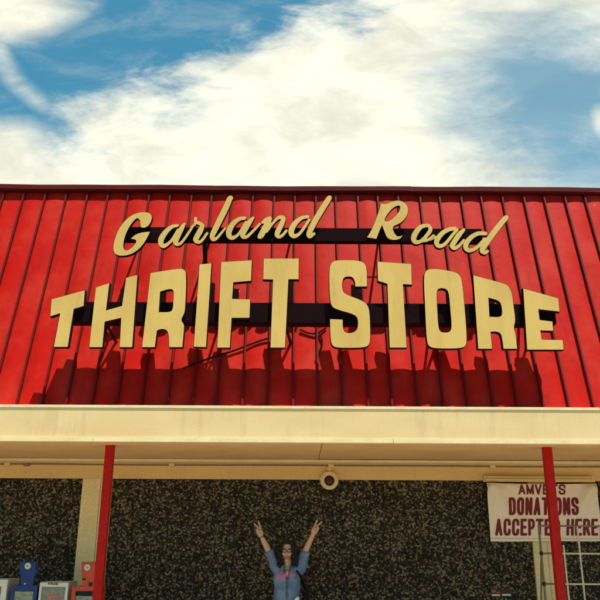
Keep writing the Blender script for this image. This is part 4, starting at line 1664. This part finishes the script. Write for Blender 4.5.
n_big = noise(cuv.outputs[0], 5.0, 8, 0.62, 0.3, -0.62, (0.9, 1.7, 1), (3.1, 1.7, 0))
n_str = noise(cuv.outputs[0], 9.0, 9, 0.66, 0.5, -0.75, (0.8, 2.0, 1), (0.4, 2.2, 0))
wob = mth('MULTIPLY_ADD', n_big, 0.26, -0.13)
wob2 = mth('MULTIPLY_ADD', n_str, 0.24, -0.12)
wv = mth('ADD', wob, wob2)
# signed distance below a slanting cloud edge:  v < a + b u   (bank of cloud, rising to the right)
def uvp(px, py):
    d = ray(px, py)
    return d.x / d.y, d.z / d.y
(ua, va), (ub, vb) = uvp(40, 128), uvp(330, 10)
sl_ = (vb - va) / (ub - ua)
edge = mth('SUBTRACT', mth('MULTIPLY_ADD', u, sl_, va - sl_ * ua), v)      # >0 inside the bank
bank = smooth(mth('ADD', edge, wv), -0.055, 0.075)
def ell(px, py, rx, ry):
    uu, vv = uvp(px, py)
    s_ = 0.00165
    a = mth('POWER', mth('DIVIDE', mth('SUBTRACT', u, uu), rx * s_), 2)
    b = mth('POWER', mth('DIVIDE', mth('SUBTRACT', v, vv), ry * s_), 2)
    return mth('SQRT', mth('ADD', a, b))
h2 = smooth(mth('ADD', ell(552, 92, 104, 104), mth('MULTIPLY', wv, 4.4)), 0.25, 1.45)     # blue gap on the right
h2b = smooth(mth('ADD', ell(590, 168, 60, 30), mth('MULTIPLY', wv, 3.0)), 0.3, 1.5)
bank = mth('MULTIPLY', bank, mth('MULTIPLY_ADD', h2, 0.84, 0.16))
bank = mth('MULTIPLY', bank, mth('MULTIPLY_ADD', h2b, 0.6, 0.4))
# wisps on the left: a corner cloud, a curling streak and a low bank
c1 = smooth(mth('ADD', ell(4, 8, 88, 46), mth('MULTIPLY', wv, 2.6)), 1.15, 0.35)
ring = mth('ABSOLUTE', mth('SUBTRACT', ell(118, 18, 118, 112), 1.02))
c2a = smooth(mth('ADD', ring, mth('MULTIPLY', wob, 0.4)), 0.13, 0.0)
c2b = smooth(u, uvp(75, 60)[0], uvp(35, 60)[0])
c2 = mth('MULTIPLY', mth('MULTIPLY', c2a, c2b), mth('MULTIPLY_ADD', n_str, 1.3, -0.15))
c3 = smooth(mth('ADD', ell(-10, 165, 75, 52), mth('MULTIPLY', wv, 2.6)), 1.15, 0.4)
c4_ = mth('MULTIPLY', smooth(mth('ADD', ell(500, 2, 120, 20), mth('MULTIPLY', wv, 3.5)), 1.3, 0.2), 0.85)
c5_ = mth('MULTIPLY', smooth(mth('ADD', ell(602, 122, 16, 22), mth('MULTIPLY', wv, 3.5)), 1.2, 0.2), 0.8)
cl = bank
for q in (c1, c2, c3, c4_, c5_):
    cl = mth('MAXIMUM', cl, q)
veil = mth('MULTIPLY', smooth(n_str, 0.42, 0.80), 0.20)
cl = mth('MAXIMUM', cl, veil)
# elsewhere in the sky: loose fair-weather cloud
n_all = noise(tc.outputs['Generated'], 2.6, 7, 0.6, 0.2)
other = smooth(n_all, 0.54, 0.70)
front = smooth(dy, 0.25, 0.5)
mixf = nd('ShaderNodeMix', data_type='FLOAT')
T.links.new(front, mixf.inputs['Factor'])
T.links.new(other, mixf.inputs['A'])
T.links.new(cl, mixf.inputs['B'])
cl = mixf.outputs['Result']
cl = mth('MULTIPLY', cl, smooth(dz, 0.0, 0.12))
ccol = nd('ShaderNodeMix', data_type='RGBA')
n_tone = noise(cuv.outputs[0], 7.0, 8, 0.62, 0.4, -0.5, (0.9, 1.7, 1), (5, 0.3, 0))
T.links.new(smooth(n_tone, 0.34, 0.60), ccol.inputs['Factor'])
ccol.inputs['A'].default_value = (8.1, 8.05, 6.7, 1)
ccol.inputs['B'].default_value = (10.2, 10.1, 8.5, 1)
tint = nd('ShaderNodeMix', data_type='RGBA', blend_type='MULTIPLY')
tint.inputs['Factor'].default_value = 1.0
T.links.new(sky.outputs[0], tint.inputs['A'])
tint.inputs['B'].default_value = (0.60, 1.58, 1.42, 1)
dim = nd('ShaderNodeVectorMath', operation='SCALE')
T.links.new(ccol.outputs['Result'], dim.inputs[0])
T.links.new(mth('MULTIPLY_ADD', front, 0.82, 0.18), dim.inputs['Scale'])
smx = nd('ShaderNodeMix', data_type='RGBA')
T.links.new(cl, smx.inputs['Factor'])
T.links.new(tint.outputs['Result'], smx.inputs['A'])
T.links.new(dim.outputs[0], smx.inputs['B'])
T.links.new(smx.outputs['Result'], bg.inputs['Color'])

S.view_settings.view_transform = 'Standard'
S.view_settings.look = 'None'
S.view_settings.gamma = 1.0
S.view_settings.exposure = 0.48
S.view_settings.use_curve_mapping = False
S.cycles.use_denoising = True
S.cycles.max_bounces = 8
